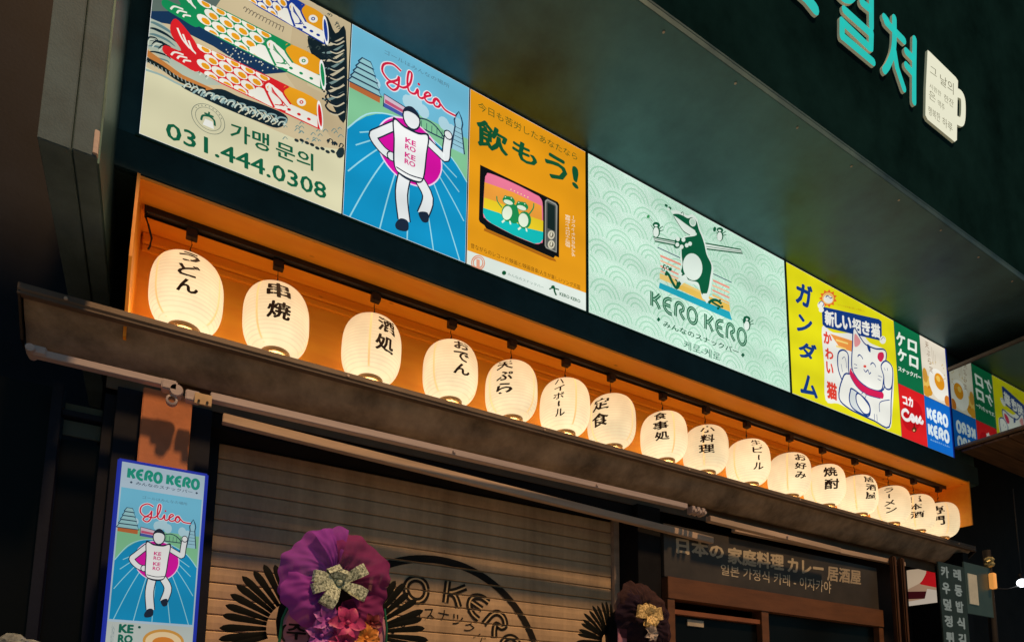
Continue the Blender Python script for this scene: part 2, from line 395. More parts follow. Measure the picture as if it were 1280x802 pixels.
# ------------------------------------------------------------------ lanterns
def paper_mat():
    M = bpy.data.materials.new('glowing_washi_paper'); M.use_nodes = True
    t = M.node_tree; b = t.nodes['Principled BSDF']; L = t.links
    b.inputs['Base Color'].default_value = (.22, .18, .12, 1); b.inputs['Roughness'].default_value = .8; b.inputs['Specular IOR Level'].default_value = .1
    tc = t.nodes.new('ShaderNodeTexCoord'); sp = t.nodes.new('ShaderNodeSeparateXYZ'); L.new(tc.outputs['Object'], sp.inputs[0])
    # the bulb hangs low inside: paper glows strongest near it and less toward the shoulder
    mr = t.nodes.new('ShaderNodeMapRange'); mr.inputs[1].default_value = -.15; mr.inputs[2].default_value = .15; mr.inputs[3].default_value = 1.10; mr.inputs[4].default_value = .84
    L.new(sp.outputs['Z'], mr.inputs[0])
    n = t.nodes.new('ShaderNodeTexNoise'); n.inputs['Scale'].default_value = 9; n.inputs['Detail'].default_value = 5
    oi = t.nodes.new('ShaderNodeObjectInfo'); ad = t.nodes.new('ShaderNodeVectorMath'); ad.operation = 'ADD'
    L.new(tc.outputs['Object'], ad.inputs[0]); L.new(oi.outputs['Location'], ad.inputs[1]); L.new(ad.outputs[0], n.inputs['Vector'])
    m2 = t.nodes.new('ShaderNodeMapRange'); m2.inputs[1].default_value = .3; m2.inputs[2].default_value = .7; m2.inputs[3].default_value = .84; m2.inputs[4].default_value = 1.08
    L.new(n.outputs[0], m2.inputs[0])
    mu = t.nodes.new('ShaderNodeMath'); mu.operation = 'MULTIPLY'; L.new(mr.outputs[0], mu.inputs[0]); L.new(m2.outputs[0], mu.inputs[1])
    # bamboo ribs shade the paper in fine rings; each paper strip sags a little between them
    wv = t.nodes.new('ShaderNodeMath'); wv.operation = 'MULTIPLY'; wv.inputs[1].default_value = 2*pi/.0128; L.new(sp.outputs['Z'], wv.inputs[0])
    sn = t.nodes.new('ShaderNodeMath'); sn.operation = 'COSINE'; L.new(wv.outputs[0], sn.inputs[0])
    m4 = t.nodes.new('ShaderNodeMapRange'); m4.inputs[1].default_value = .55; m4.inputs[2].default_value = 1; m4.inputs[3].default_value = 1; m4.inputs[4].default_value = .86; L.new(sn.outputs[0], m4.inputs[0])
    mv = t.nodes.new('ShaderNodeMath'); mv.operation = 'MULTIPLY'; L.new(mu.outputs[0], mv.inputs[0]); L.new(m4.outputs[0], mv.inputs[1])
    rv = t.nodes.new('ShaderNodeMapRange'); rv.inputs[3].default_value = .92; rv.inputs[4].default_value = 1.06; L.new(oi.outputs['Random'], rv.inputs[0])
    mw = t.nodes.new('ShaderNodeMath'); mw.operation = 'MULTIPLY'; L.new(mv.outputs[0], mw.inputs[0]); L.new(rv.outputs[0], mw.inputs[1])
    L.new(mw.outputs[0], b.inputs['Emission Strength'])
    cr = t.nodes.new('ShaderNodeValToRGB'); cr.color_ramp.elements[0].color = (1.0, .78, .46, 1); cr.color_ramp.elements[1].color = (1.0, .66, .35, 1)
    cr.color_ramp.elements[0].position = .2; cr.color_ramp.elements[1].position = .85
    m3 = t.nodes.new('ShaderNodeMapRange'); m3.inputs[1].default_value = -.15; m3.inputs[2].default_value = .15
    L.new(sp.outputs['Z'], m3.inputs[0]); L.new(m3.outputs[0], cr.inputs[0]); L.new(cr.outputs[0], b.inputs['Emission Color'])
    return M
PAPER = paper_mat()
SEAM = mat('pasted_paper_seam', (.7, .5, .28), .8, 0, .1, 20, emit=(1.0, .56, .22), estr=.88)
RING = mat('brown_bottom_ring', (.20, .12, .06), .6, 0, .3, 20, emit=(.5, .22, .06), estr=.25)
LR, LH = .120, .252           # radius, height of the paper body
def lr(z):                   # z from -LH/2 to LH/2
    t = max(-1, min(1, z/(LH/2)))
    return .050+(LR-.050)*(1-abs(t)**2.8)**.5
TXT = ['うどん', '串焼', '酒処', 'おでん', '天ぷら', 'ハイボール', '定食', '食事処', '小料理', '生ビール', 'お好み', '焼酎', '居酒屋', 'ラーメン', '日本酒', '専門']
EN = ['round paper lantern lettered udon, nearest the left end of the niche', 'paper lantern lettered with two kanji kushiyaki, second from the left end',
      'paper lantern reading sakedokoro on its right side, third from the left end', 'paper lantern reading oden down its right half, fourth from the left end', 'paper lantern reading tempura on its left half',
      'paper lantern reading highball in five small katakana', 'paper lantern reading teishoku along its left edge', 'paper lantern reading shokujidokoro down its middle',
      'paper lantern reading koryori down its middle', 'paper lantern reading nama biru down its right half', 'paper lantern reading okonomi crowded on its right edge',
      'paper lantern reading shochu in two square kanji', 'paper lantern reading izakaya, partly hidden by the ramen lantern', 'paper lantern reading ramen, third from the right end',
      'paper lantern reading nihonshu, second from the right end', 'paper lantern with two kanji, the last one before the right end wall']
LX = [.018, .325, .700, 1.055, 1.364, 1.664, 1.951, 2.306, 2.617, 2.963, 3.333, 3.677, 4.025, 4.408, 4.727, 5.05]
OFF = [0, .02, .5, .45, -.3, -.25, -.5, -.1, .1, .5, .6, .4, .72, .02, .05, -.05]
lz = 2.988
first = None
for i, (x, s, lab) in enumerate(zip(LX, TXT, EN)):
    y = .14
    t = thing('paper_lantern', lab, 'lantern', (x, y, lz), 'paper lanterns along the shop front')
    if first is None:
        first = {}
        bm = bmesh.new()
        prof = []
        N = 66
        for k in range(N+1):
            z = -LH/2+LH*k/N
            prof.append((lr(z)*(1-(.006 if k % 3 == 0 else 0)), z))     # ribs pinched every third ring
        lathe(bm, prof, (x, y, lz), 48); first['shade'] = build('shade', bm, PAPER, t, True)
        bm = bmesh.new()
        lathe(bm, [(.0, LH/2+.009), (.046, LH/2+.008), (.054, LH/2+.002), (.054, LH/2-.002), (.05, LH/2-.004)], (x, y, lz), 32); first['cap'] = build('cap', bm, BLACK, t, True)
        bm = bmesh.new()
        lathe(bm, [(.040, -LH/2+.004), (.0525, -LH/2+.006), (.0530, -LH/2-.012), (.036, -LH/2-.014), (.036, -LH/2+.0), (.040, -LH/2+.004)], (x, y, lz), 32); first['bottom_ring'] = build('bottom_ring', bm, RING, t, True)
        bm = bmesh.new()
        bx(bm, x-.019, x+.019, y-.022, y+.008, lz+.218, lz+.2575, .002); first['track_adapter'] = build('track_adapter', bm, BLACK, t)
        bm = bmesh.new()
        tube(bm, [(x, y, lz+.219), (x+.003, y, lz+.200), (x-.002, y, lz+.182), (x+.002, y, lz+.165), (x, y, lz+.135)], .0022, 6)
        bmesh.ops.create_icosphere(bm, subdivisions=1, radius=.005, matrix=Matrix.Translation((x, y, lz+.172)))
        tube(bm, [(x-.026, y, lz+.130), (x-.018, y, lz+.146), (x, y, lz+.152), (x+.018, y, lz+.146), (x+.026, y, lz+.130)], .0016, 5)
        first['hanging_cord'] = build('hanging_cord', bm, BLACK, t, True)
    else:
        for n_, o_ in first.items():
            c_ = o_.copy(); COL.objects.link(c_); c_.parent = t
            if n_ == 'hanging_cord': c_.rotation_euler.z = random.uniform(0, 3)
        t.rotation_euler = (R_(random.uniform(-1.6, 1.6)), R_(random.uniform(-1.6, 1.6)), 0)
    # azimuth toward the street side where the writing sits
    az = atan2(CAM.y-y, CAM.x-x)
    th = az+math.asin(OFF[i])*.92
    def wrap(u, v, h, x=x, y=y, th=th):
        r = lr(v)+h+.0006
        a = th+u/LR
        return (x+r*cos(a), y+r*sin(a), lz+v)
    A = Art(wrap, .0002)
    n = len(s)
    ink = (38, 20, 12)
    top = .110 if n > 2 else .102
    pitch = {2: .080, 3: .056, 4: .047, 5: .039}[n]
    cw = {2: .088, 3: .076, 4: .062, 5: .05}[n]
    for k, ch in enumerate(s):
        yc = top-.011-pitch*(k+.5)+.005
        hh = pitch*.41; ww = cw/2*random.uniform(.92, 1.08); dx = random.uniform(-.004, .004)
        if ch == 'ー':
            A.line([(dx+.002, yc+hh*.8), (dx-.001, yc), (dx+.001, yc-hh*.75)], .009, ink); continue
        bw = {2: .032, 3: .03}.get(n, .022)
        if ch in 'ぷ好み': hh *= .9
        sl = random.uniform(-.08, .12)
        A.text(ch, dx-ww, yc-hh, dx+ww, yc+hh, ink, bw, slant=sl)
    A.finish('lettering', PRINT, t)
    # pasted seams of the paper
    bm = bmesh.new()
    for sa in ([.0, 2.1, 4.2] if i % 2 else [.55, 2.65, 4.9]):
        a0 = az+(-.62 if OFF[i] > 0 else .45)*1.0+sa
        pr_ = None
        for k in range(0, 25):
            z = -LH/2+.004+(LH-.008)*k/24
            r = lr(z)+.0005
            q = [bm.verts.new((x+r*cos(a0+d), y+r*sin(a0+d), lz+z)) for d in (-.035, .035)]
            if pr_: bm.faces.new((pr_[0], pr_[1], q[1], q[0]))
            pr_ = q
    build('paper_seam', bm, SEAM, t, True)
    # the bulb inside shines out of the open bottom
    bm = bmesh.new(); bmesh.ops.create_uvsphere(bm, u_segments=10, v_segments=6, radius=.02, matrix=Matrix.Translation((x, y, lz-LH/2+.03)))
    build('bulb', bm, mat('bulb_glass', (.9, .8, .6), .4, emit=(1, .75, .42), estr=1.2), t, True)
    ld = bpy.data.lights.new('lantern_light', 'POINT'); ld.energy = 3.4; ld.color = (1, .58, .20); ld.shadow_soft_size = .03
    lo = bpy.data.objects.new('lantern_light', ld); COL.objects.link(lo); lo.parent = t; lo.location = (0, 0, -LH/2-.01)

# ------------------------------------------------------------------ lit sign panels
ZT, ZB = 4.257, 3.415
DIV = [-.165, .518, 1.05, 1.69, 3.18, 4.336]
def panel(name, label, x0, x1, z0, z1, draw, M=PRINT_LIT, frame=(0, 70, 55)):
    t = thing(name, label, 'sign', (x0, 0, z0))
    box('sign_case', x0+.002, x1-.002, .001, .0185 if z0 < 3.42 else .0185, z0+.001, z1-.001, DARKFRAME, t, 0)
    A = Art(lambda u, v, h: (u, -.0005-h, v))
    A.poly([(x0+.003, z0+.003), (x1-.003, z0+.003), (x1-.003, z1-.003), (x0+.003, z1-.003)], (255, 255, 255), raw=True)
    draw(A, x0, x1, z0, z1)
    A.finish('printed_face', M, t)
    return t
def rect(A, x0, z0, x1, z1, col): A.poly([(x0, z0), (x1, z0), (x1, z1), (x0, z1)], col, raw=True)
def crop(ox, oy, s): return lambda p: survey(ox+p[0]/s, oy+p[1]/s)
def clampx(f, x0, x1, z0=ZB+.003, z1=ZT-.003):
    def g(p):
        x, z = f(p); return (min(max(x, x0), x1), min(max(z, z0), z1))
    return g

# --- carp streamers
def koi(A, a, b, hw, main, gold=(235, 160, 30), n0=.0):
    """a = tail root, b = mouth centre, in traced coordinates; hw = half height of the body"""
    dx, dy = b[0]-a[0], b[1]-a[1]
    def q(s, t): return (a[0]+dx*s, a[1]+dy*s+t*hw)
    wht = (240, 238, 225)
    A.poly([q(.02, -.65), q(-.14, -1.9), q(-.2, -1.5), q(-.2, -.7), q(-.12, .1), q(-.25, .25), q(-.26, .8), q(-.12, 1.0), q(.02, .95)], main, True)
    for k in range(3):
        A.line([q(-.15+.045*k, -1.35+.25*k), q(-.11+.04*k, -.75+.2*k), q(-.05+.03*k, -.35+.1*k)], .006, wht)
        A.line([q(-.2+.05*k, .72+.05*k), q(-.17+.04*k, .4+.12*k), q(-.1+.03*k, .3+.1*k)], .006, wht)
    A.poly([q(0, -.75), q(.2, -1.0), q(.6, -1.02), q(.97, -.98), q(1.0, .98), q(.6, 1.02), q(.2, 1.05), q(0, .9)], main)
    # scales
    sx = .118
    for i in range(5):
        for j in range(0, 4):
            s = .065+sx*i+(.059 if j % 2 else 0); tt = -.84+.58*j
            if s > .60: continue
            if tt < -.95 or tt > 1.0: continue
            pts = []
            for k in range(12):
                g = 2*pi*k/12
                u = s+sx*.50*cos(g); v = tt+.31*sin(g)
                pts.append(q(u, max(-.93, min(.96, v))))
            A.poly(pts, wht)
            pts = [q(s+.012+sx*.3*cos(g), max(-.9, min(.93, tt+.04+.2*sin(g)))) for g in [2*pi*k/8 for k in range(8)]]
            A.poly(pts, gold)
    # pale lower body, gill fin
    A.poly([q(.50, .25), q(.66, .1), q(.74, .4), q(.66, .93), q(.5, .95), q(.42, .7)], wht, True)
    A.line([q(.62, -.9), q(.55, -.3), q(.58, .3), q(.63, .95)], .009, main)
    A.poly([q(.60, -.5), q(.72, -.2), q(.78, .45), q(.70, .85), q(.62, .6), q(.585, .1)], wht, True)
    for k in range(4): A.line([q(.61, -.35+.1*k), q(.66+.02*k, .1+.1*k), q(.74-.035*k, .5+.08*k)], .0035, main)
    A.poly([q(.74, -.95), q(.98, -.93), q(.97, .1), q(.76, .15), q(.71, -.4)], gold, True)
    A.poly([q(.76, .2), q(.98, .15), q(.98, .92), q(.72, .92)], wht)
    A.line([q(.745, -.95), q(.70, -.4), q(.765, .2)], .008, main)
    for k in range(3): A.ell(q(.75+.08*k, .62), 8, 5, main, 25, 10)
    c = q(.85, -.3); A.ell(c, 18, 15, wht, 20, 16); A.ell(c, 8, 7, main, 0, 12); A.ell(c, 3.5, 3.5, wht, 0, 8)
    A.ell(b, .23*hw*2*.42, hw*1.02, (245, 245, 240), -6, 20); A.ell(b, .23*hw*2*.26, hw*.78, main, -6, 20)

def d_carp(A, x0, x1, z0, z1):
    cream = (214, 209, 172); A.step = .00005
    rect(A, x0+.004, z0+.004, x1-.002, z1-.004, cream)
    f = crop(160, 0, 3.086); A.at(clampx(f, x0+.004, x1-.003))
    # print area above the rolling lower edge
    A.poly([(60, -400), (900, -400), (900, 610), (700, 560), (560, 500), (420, 432), (200, 330), (60, 255)], (204, 186, 148))
    A.poly([(60, -400), (470, -400), (330, 40), (180, 90), (75, 40)], (92, 108, 100))
    A.poly([(60, 30), (180, 45), (370, 130), (560, 240), (620, 280), (500, 290), (330, 180), (160, 95), (60, 70)], (24, 52, 84))
    A.poly([(640, 60), (720, 200), (690, 330), (770, 370), (835, 460), (835, 600), (700, 420), (610, 290)], (196, 176, 138))
    # generic rolling water: dark bands with pale foam lines
    A.poly([(62, 60), (130, 90), (200, 150), (300, 235), (360, 330), (250, 330), (150, 240), (62, 180)], (176, 186, 168))
    for k in range(7):
        A.line([(66, 78+24*k), (105, 92+22*k), (150, 116+20*k), (195-6*k, 150+16*k)], .012-.001*k, (18, 40, 50) if k % 2 else (96, 128, 130), taper=True)
    A.poly([(66, 190), (140, 240), (210, 290), (330, 345), (380, 356), (320, 357), (170, 300), (66, 215)], (190, 122, 60))
    A.line([(62, 226), (130, 262), (200, 310), (300, 350)], .017, (24, 34, 34))
    for k in range(14): A.line([(70+15*k, 232+7.5*k), (74+15*k, 246+7.6*k)], .003, (150, 160, 150))
    A.line([(62, 268), (130, 292), (200, 328), (330, 380), (440, 425)], .008, (150, 172, 165))
    # lower dark crests
    A.poly([(205, 335), (290, 350), (360, 345), (430, 375), (520, 405), (600, 440), (615, 470), (575, 495), (500, 470), (400, 430), (300, 385)], (20, 36, 44), True)
    for k in range(9):
        s = 250+40*k
        A.line([(s, 362+13*k), (s+16, 350+13*k), (s+42, 350+14*k), (s+30, 372+14*k)], .006, (140, 168, 166))
    for k in range(6): A.line([(420+26*k, 395+10*k), (440+26*k, 418+11*k), (425+26*k, 436+9*k)], .004, (210, 205, 175))
    # right hand breaking water
    A.poly([(700, 130), (760, 60), (800, 130), (840, 120), (840, 460), (790, 410), (760, 330), (700, 190)], (20, 34, 40), True)
    for k in range(8):
        A.line([(748, 175+30*k), (785, 172+30*k), (832, 145+30*k)], .009, (120, 145, 142) if k % 2 else (200, 190, 160), taper=True)
    rnd = random.Random(3)
    for k in range(26):
        c = (rnd.uniform(690, 835), rnd.uniform(-20, 250)); r = rnd.uniform(4, 9)
        A.line([(c[0]-r, c[1]), (c[0], c[1]-r), (c[0]+r, c[1]), (c[0], c[1]+r*.6)], .0028, (60, 74, 70))
    for k in range(24):
        c = (rnd.uniform(600, 825), rnd.uniform(470, 590)); r = rnd.uniform(5, 11)
        A.line([(c[0]-r, c[1]), (c[0], c[1]-r), (c[0]+r, c[1])], .003, (110, 140, 136))
    for k in range(9):
        A.ell((650+20*k, 540+7*k+rnd.uniform(-6, 6)), 10, 6, (30, 46, 50), 30, 8)
    A.ell((820, 590), 16, 22, (30, 46, 50), 20, 10)
    for k in range(60):
        A.ell((rnd.uniform(360, 600), 175+rnd.uniform(-18, 60)+(rnd.random()*60)), 3, 3, (200, 200, 180), 0, 5)
    for k in range(12): A.line([(445+13*k, 35+6*k), (452+13*k, 28+7*k), (458+13*k, 40+6*k), (452+13*k, 48+7*k)], .0028, (110, 100, 84))
    for k in range(30):
        c = (rnd.uniform(620, 830), rnd.uniform(540, 600)); r = rnd.uniform(5, 12)
        if c[1] > 470+.55*(c[0]-560)-20: continue
        A.line([(c[0]-r, c[1]+r*.4), (c[0]-r*.4, c[1]-r), (c[0]+r*.6, c[1]-r*.4), (c[0]+r*.2, c[1]+r*.4)], .0045, (28, 42, 50))
    for k in range(9):
        y_ = 150+34*k
        A.line([(836, y_), (805, y_+16), (778, y_+8), (762, y_-12), (772, y_-24)], .010, (24, 36, 44), taper=True)
        A.line([(834, y_+10), (806, y_+24), (780, y_+16)], .0045, (206, 196, 166))
        for q in range(3): A.ell((768-9*q+rnd.uniform(-4, 4), y_-26-7*q), 4.5, 4, (28, 40, 46), 20, 7)
    for k in range(10):
        x_ = 80+26*k; y_ = 108+15.5*k
        A.line([(x_-16, y_+52), (x_, y_+38), (x_+26, y_+40), (x_+40, y_+56)], .0055, (20, 38, 48), taper=True)
        A.line([(x_-12, y_+60), (x_+2, y_+47), (x_+24, y_+49)], .0035, (206, 214, 196))
    for k in range(14):
        x_ = 215+28*k; y_ = 326+11.2*k
        A.line([(x_, y_+14), (x_+8, y_+2), (x_+20, y_), (x_+27, y_+8), (x_+20, y_+13)], .0045, (196, 206, 190))
    koi(A, (440, -65), (762, 120), 56, (28, 60, 150))
    koi(A, (262, 45), (750, 292), 58, (22, 140, 84))
    koi(A, (262, 220), (740, 448), 56, (215, 34, 40))
    # emblem and contact line
    c = survey(160+310/3.086, 460/3.086)
    for rr, wd in ((.053, .0022), (.041, .0018)):
        A.line([(c[0]+rr*cos(t), c[1]+rr*sin(t)) for t in [2*pi*k/28 for k in range(28)]], wd, (120, 128, 112), raw=True, closed=True)
    A.poly([(c[0]-.016, c[1]-.03), (c[0]+.02, c[1]-.03), (c[0]+.014, c[1]-.004), (c[0]-.01, c[1]-.004)], (240, 240, 230), raw=True)
    for sg in (-1, 1):
        A.line([(c[0]+.002, c[1]+.012), (c[0]+sg*.018, c[1]+.004), (c[0]+sg*.022, c[1]-.016)], .007, (30, 96, 70), raw=True)
    A.line([(c[0]-.014, c[1]+.016), (c[0]+.016, c[1]+.016)], .007, (30, 96, 70), raw=True, smooth=False)
    A.line([(c[0], c[1]+.012), (c[0]+.001, c[1]+.028)], .006, (30, 96, 70), raw=True, smooth=False)
    for k in range(9):
        t = R_(150-15*k); A.line([(c[0]+.045*cos(t), c[1]+.045*sin(t)), (c[0]+.049*cos(t), c[1]+.049*sin(t))], .004, (130, 136, 120), raw=True, smooth=False)
    g = (16, 92, 62)
    A.text('가맹', 0, 0, 0, 0, g, .02, quad=[(394, 536), (545, 592), (545, 520), (394, 470)])
    A.text('문의', 0, 0, 0, 0, g, .02, quad=[(570, 602), (715, 662), (715, 596), (570, 540)])
    A.text('031.444.0308', 0, 0, 0, 0, g, .018, quad=[(146, 532), (765, 772), (765, 710), (146, 468)])

# --- running track poster (generic runner)
def city(A, P):
    """skyline outlines: castle keep, hall, bridge, tower; P(u, v) maps unit panel (v up)"""
    ol = (34, 66, 96)
    def p(*pts): return [P(*q) for q in pts]
    A.poly(p((0, 0), (1, 0), (1, .36), (.62, .44), (.36, .44), (0, .34)), (24, 150, 196), raw=True)
def d_runner(A, x0, x1, z0, z1, head=True):
    W, H = x1-x0, z1-z0
    def P(u, v): return (x0+.004+(W-.008)*u, z0+.004+(H-.008)*v)
    def pl(*q): return [P(*k) for k in q]
    def poly(q, c, sm=False): A.poly([P(*k) for k in q], c, sm, raw=True)
    def ln(q, w_, c, sm=True, closed=False): A.line([P(*k) for k in q], w_*W, c, sm, closed, raw=True)
    poly([(0, .55), (1, .55), (1, 1), (0, 1)], (112, 188, 216))
    poly([(0, 0), (1, 0), (1, .7), (0, .7)], (130, 196, 150))
    # clouds
    for cx, cy, r in ((.47, .74, .05), (.53, .76, .06), (.6, .73, .05), (.78, .72, .05), (.85, .70, .05), (.2, .75, .04)):
        A.poly([P(cx+r*cos(t), cy+r*.75*sin(t)) for t in [2*pi*k/12 for k in range(12)]], (176, 214, 226), raw=True)
    # the track: blue bending lanes that fan toward the viewer
    poly([(-.0, .0), (1, 0), (1, .45), (.93, .50), (.86, .545), (.76, .58), (.66, .605), (.56, .622), (.46, .628), (.37, .622), (.28, .61), (.21, .585), (.14, .55), (.07, .50), (0, .44)], (18, 146, 196))
    vp_ = (.50, .60)
    for k, ux in enumerate((-.9, -.5, -.2, .05, .28, .5, .72, .95, 1.2, 1.5, 1.9)):
        pts = []
        for j in range(9):
            t = j/8
            u = vp_[0]+(ux-vp_[0])*t**1.05+(.16*(ux-.5))*sin(pi*t)*.5; v = vp_[1]*(1-t)
            if u < 0 or u > 1: break
            pts.append((u, v))
        if len(pts) > 1: ln(pts, .010, (150, 214, 228))
    ln([(.0, .44), (.14, .56), (.30, .615), (.48, .63), (.66, .605), (.86, .545), (1, .45)], .010, (170, 222, 230))
    ol = (34, 58, 84)
    # castle keep
    poly([(.0, .66), (.24, .655), (.24, .69), (.0, .70)], (188, 108, 60))
    for k in range(5):
        w0 = .125-.018*k; v = .69+.032*k
        poly([(.12-w0, v), (.12+w0, v), (.12+w0-.02, v+.03), (.12-w0+.02, v+.03)], (150, 200, 205))
        ln([(.12-w0-.01, v), (.12+w0+.01, v), (.12+w0-.02, v+.03), (.12-w0+.02, v+.03), (.12-w0-.01, v)], .010, ol, False)
    # hall, arch bridge
    poly([(.27, .645), (.46, .64), (.46, .70), (.27, .715)], (214, 190, 205)); poly([(.27, .645), (.46, .64), (.46, .66), (.27, .668)], (70, 90, 170)); poly([(.28, .67), (.45, .665), (.45, .68), (.28, .69)], (196, 84, 120))
    ln([(.27, .645), (.27, .715), (.46, .70), (.46, .64)], .009, ol, False)
    ln([(.50, .63), (.56, .675), (.64, .69), (.72, .675), (.80, .63)], .012, ol); ln([(.5, .63), (.8, .63)], .012, ol, False)
    for k in range(6): ln([(.54+.045*k, .63), (.54+.045*k, .672)], .005, ol, False)
    # lattice tower
    poly([(.855, .60), (.965, .60), (.935, .74), (.93, .79), (.885, .79), (.88, .74)], (150, 200, 216))
    ln([(.85, .60), (.88, .74), (.87, .77), (.885, .80), (.91, .83), (.935, .80), (.948, .77), (.94, .74), (.97, .60)], .012, ol, False)
    for k in range(5): ln([(.862+.004*k, .63+.026*k), (.962-.005*k, .63+.026*k)], .005, ol, False)
    # magenta disc
    A.poly([P(.50+.265*cos(t), .47+.265*W/H*sin(t)*1.0) for t in [2*pi*k/30 for k in range(30)]], (214, 18, 160), raw=True)
    ln([(.50+.27*cos(t), .47+.27*W/H*sin(t)) for t in [2*pi*k/30 for k in range(30)]], .010, (250, 215, 240), closed=True)
    # plain generic runner: white figure, dark outline, seen three quarter on, elbows bent
    skin = (232, 236, 236); k_ = (28, 40, 60)
    def limb(q, w_):
        for ww, c in ((w_+.022, k_), (w_, skin)): ln(q, ww, c)
    limb([(.56, .36), (.66, .27), (.62, .16)], .080)                      # rear leg, bent back
    poly([(.585, .165), (.66, .185), (.67, .14), (.62, .125)], k_, True)
    limb([(.47, .36), (.44, .23), (.47, .09)], .088)                      # standing leg
    poly([(.44, .095), (.50, .095), (.50, .045), (.42, .03), (.40, .055)], k_, True)
    limb([(.37, .575), (.25, .50), (.20, .46), (.27, .415), (.34, .40)], .058)
    limb([(.63, .575), (.75, .54), (.80, .53), (.81, .59), (.82, .65)], .058)
    for c in ((.35, .40), (.82, .665)):
        for rr, cc in ((.042, k_), (.032, skin)): A.poly([P(c[0]+rr*cos(t), c[1]+rr*.66*sin(t)) for t in [2*pi*j/10 for j in range(10)]], cc, raw=True)
    for gr, c in ((.012, k_), (0, (240, 242, 240))):
        poly([(.36-gr, .60+gr), (.44, .585+gr), (.56, .585+gr), (.64+gr, .60+gr), (.63+gr, .50), (.61+gr, .36), (.56, .33-gr), (.44, .33-gr), (.38-gr, .36), (.37-gr, .50)], c, True)
    ln([(.39, .355), (.5, .345), (.61, .355)], .010, k_)
    for rr, cc in ((.078, k_), (.066, skin)): A.poly([P(.50+rr*cos(t), .655+rr*.82*sin(t)) for t in [2*pi*j/16 for j in range(16)]], cc, raw=True)
    poly([(.43, .67), (.445, .70), (.5, .72), (.555, .70), (.57, .67), (.53, .685), (.47, .685)], k_, True)
    for j, (wd, yy) in enumerate((('KE', .51), ('RO', .475), ('KE', .43), ('RO', .395))):
        a_, b_ = P(.455, yy), P(.545, yy+.028); A.text(wd, a_[0], a_[1], b_[0], b_[1], (214, 40, 130), .03)
    # small grey line and the red script
    a_, b_ = P(.26, .935), P(.82, .96); A.text('ゴールはみんなの場所', a_[0], a_[1], b_[0], b_[1], (88, 130, 150), 0)
    G = [[(.40, .885), (.33, .90), (.26, .875), (.25, .83), (.31, .80), (.37, .825), (.385, .85), (.38, .79), (.34, .76), (.29, .775), (.33, .80), (.42, .80),
          (.475, .84), (.49, .90), (.465, .905), (.455, .85), (.47, .80), (.52, .80), (.545, .835), (.55, .80), (.58, .795), (.62, .82), (.655, .838), (.63, .846), (.605, .825), (.61, .80), (.64, .792), (.68, .805), (.70, .835), (.682, .815), (.695, .793), (.725, .795), (.74, .815), (.725, .835), (.70, .835), (.74, .82), (.78, .80), (.82, .795), (.88, .795)]]
    for wd, c in ((.034, (235, 230, 235)), (.018, (208, 30, 66))):
        for st in G: ln(st, wd, c)
        A.poly([P(.552+.012*cos(t), .865+.008*sin(t)) for t in [2*pi*j/8 for j in range(8)]], c, raw=True)

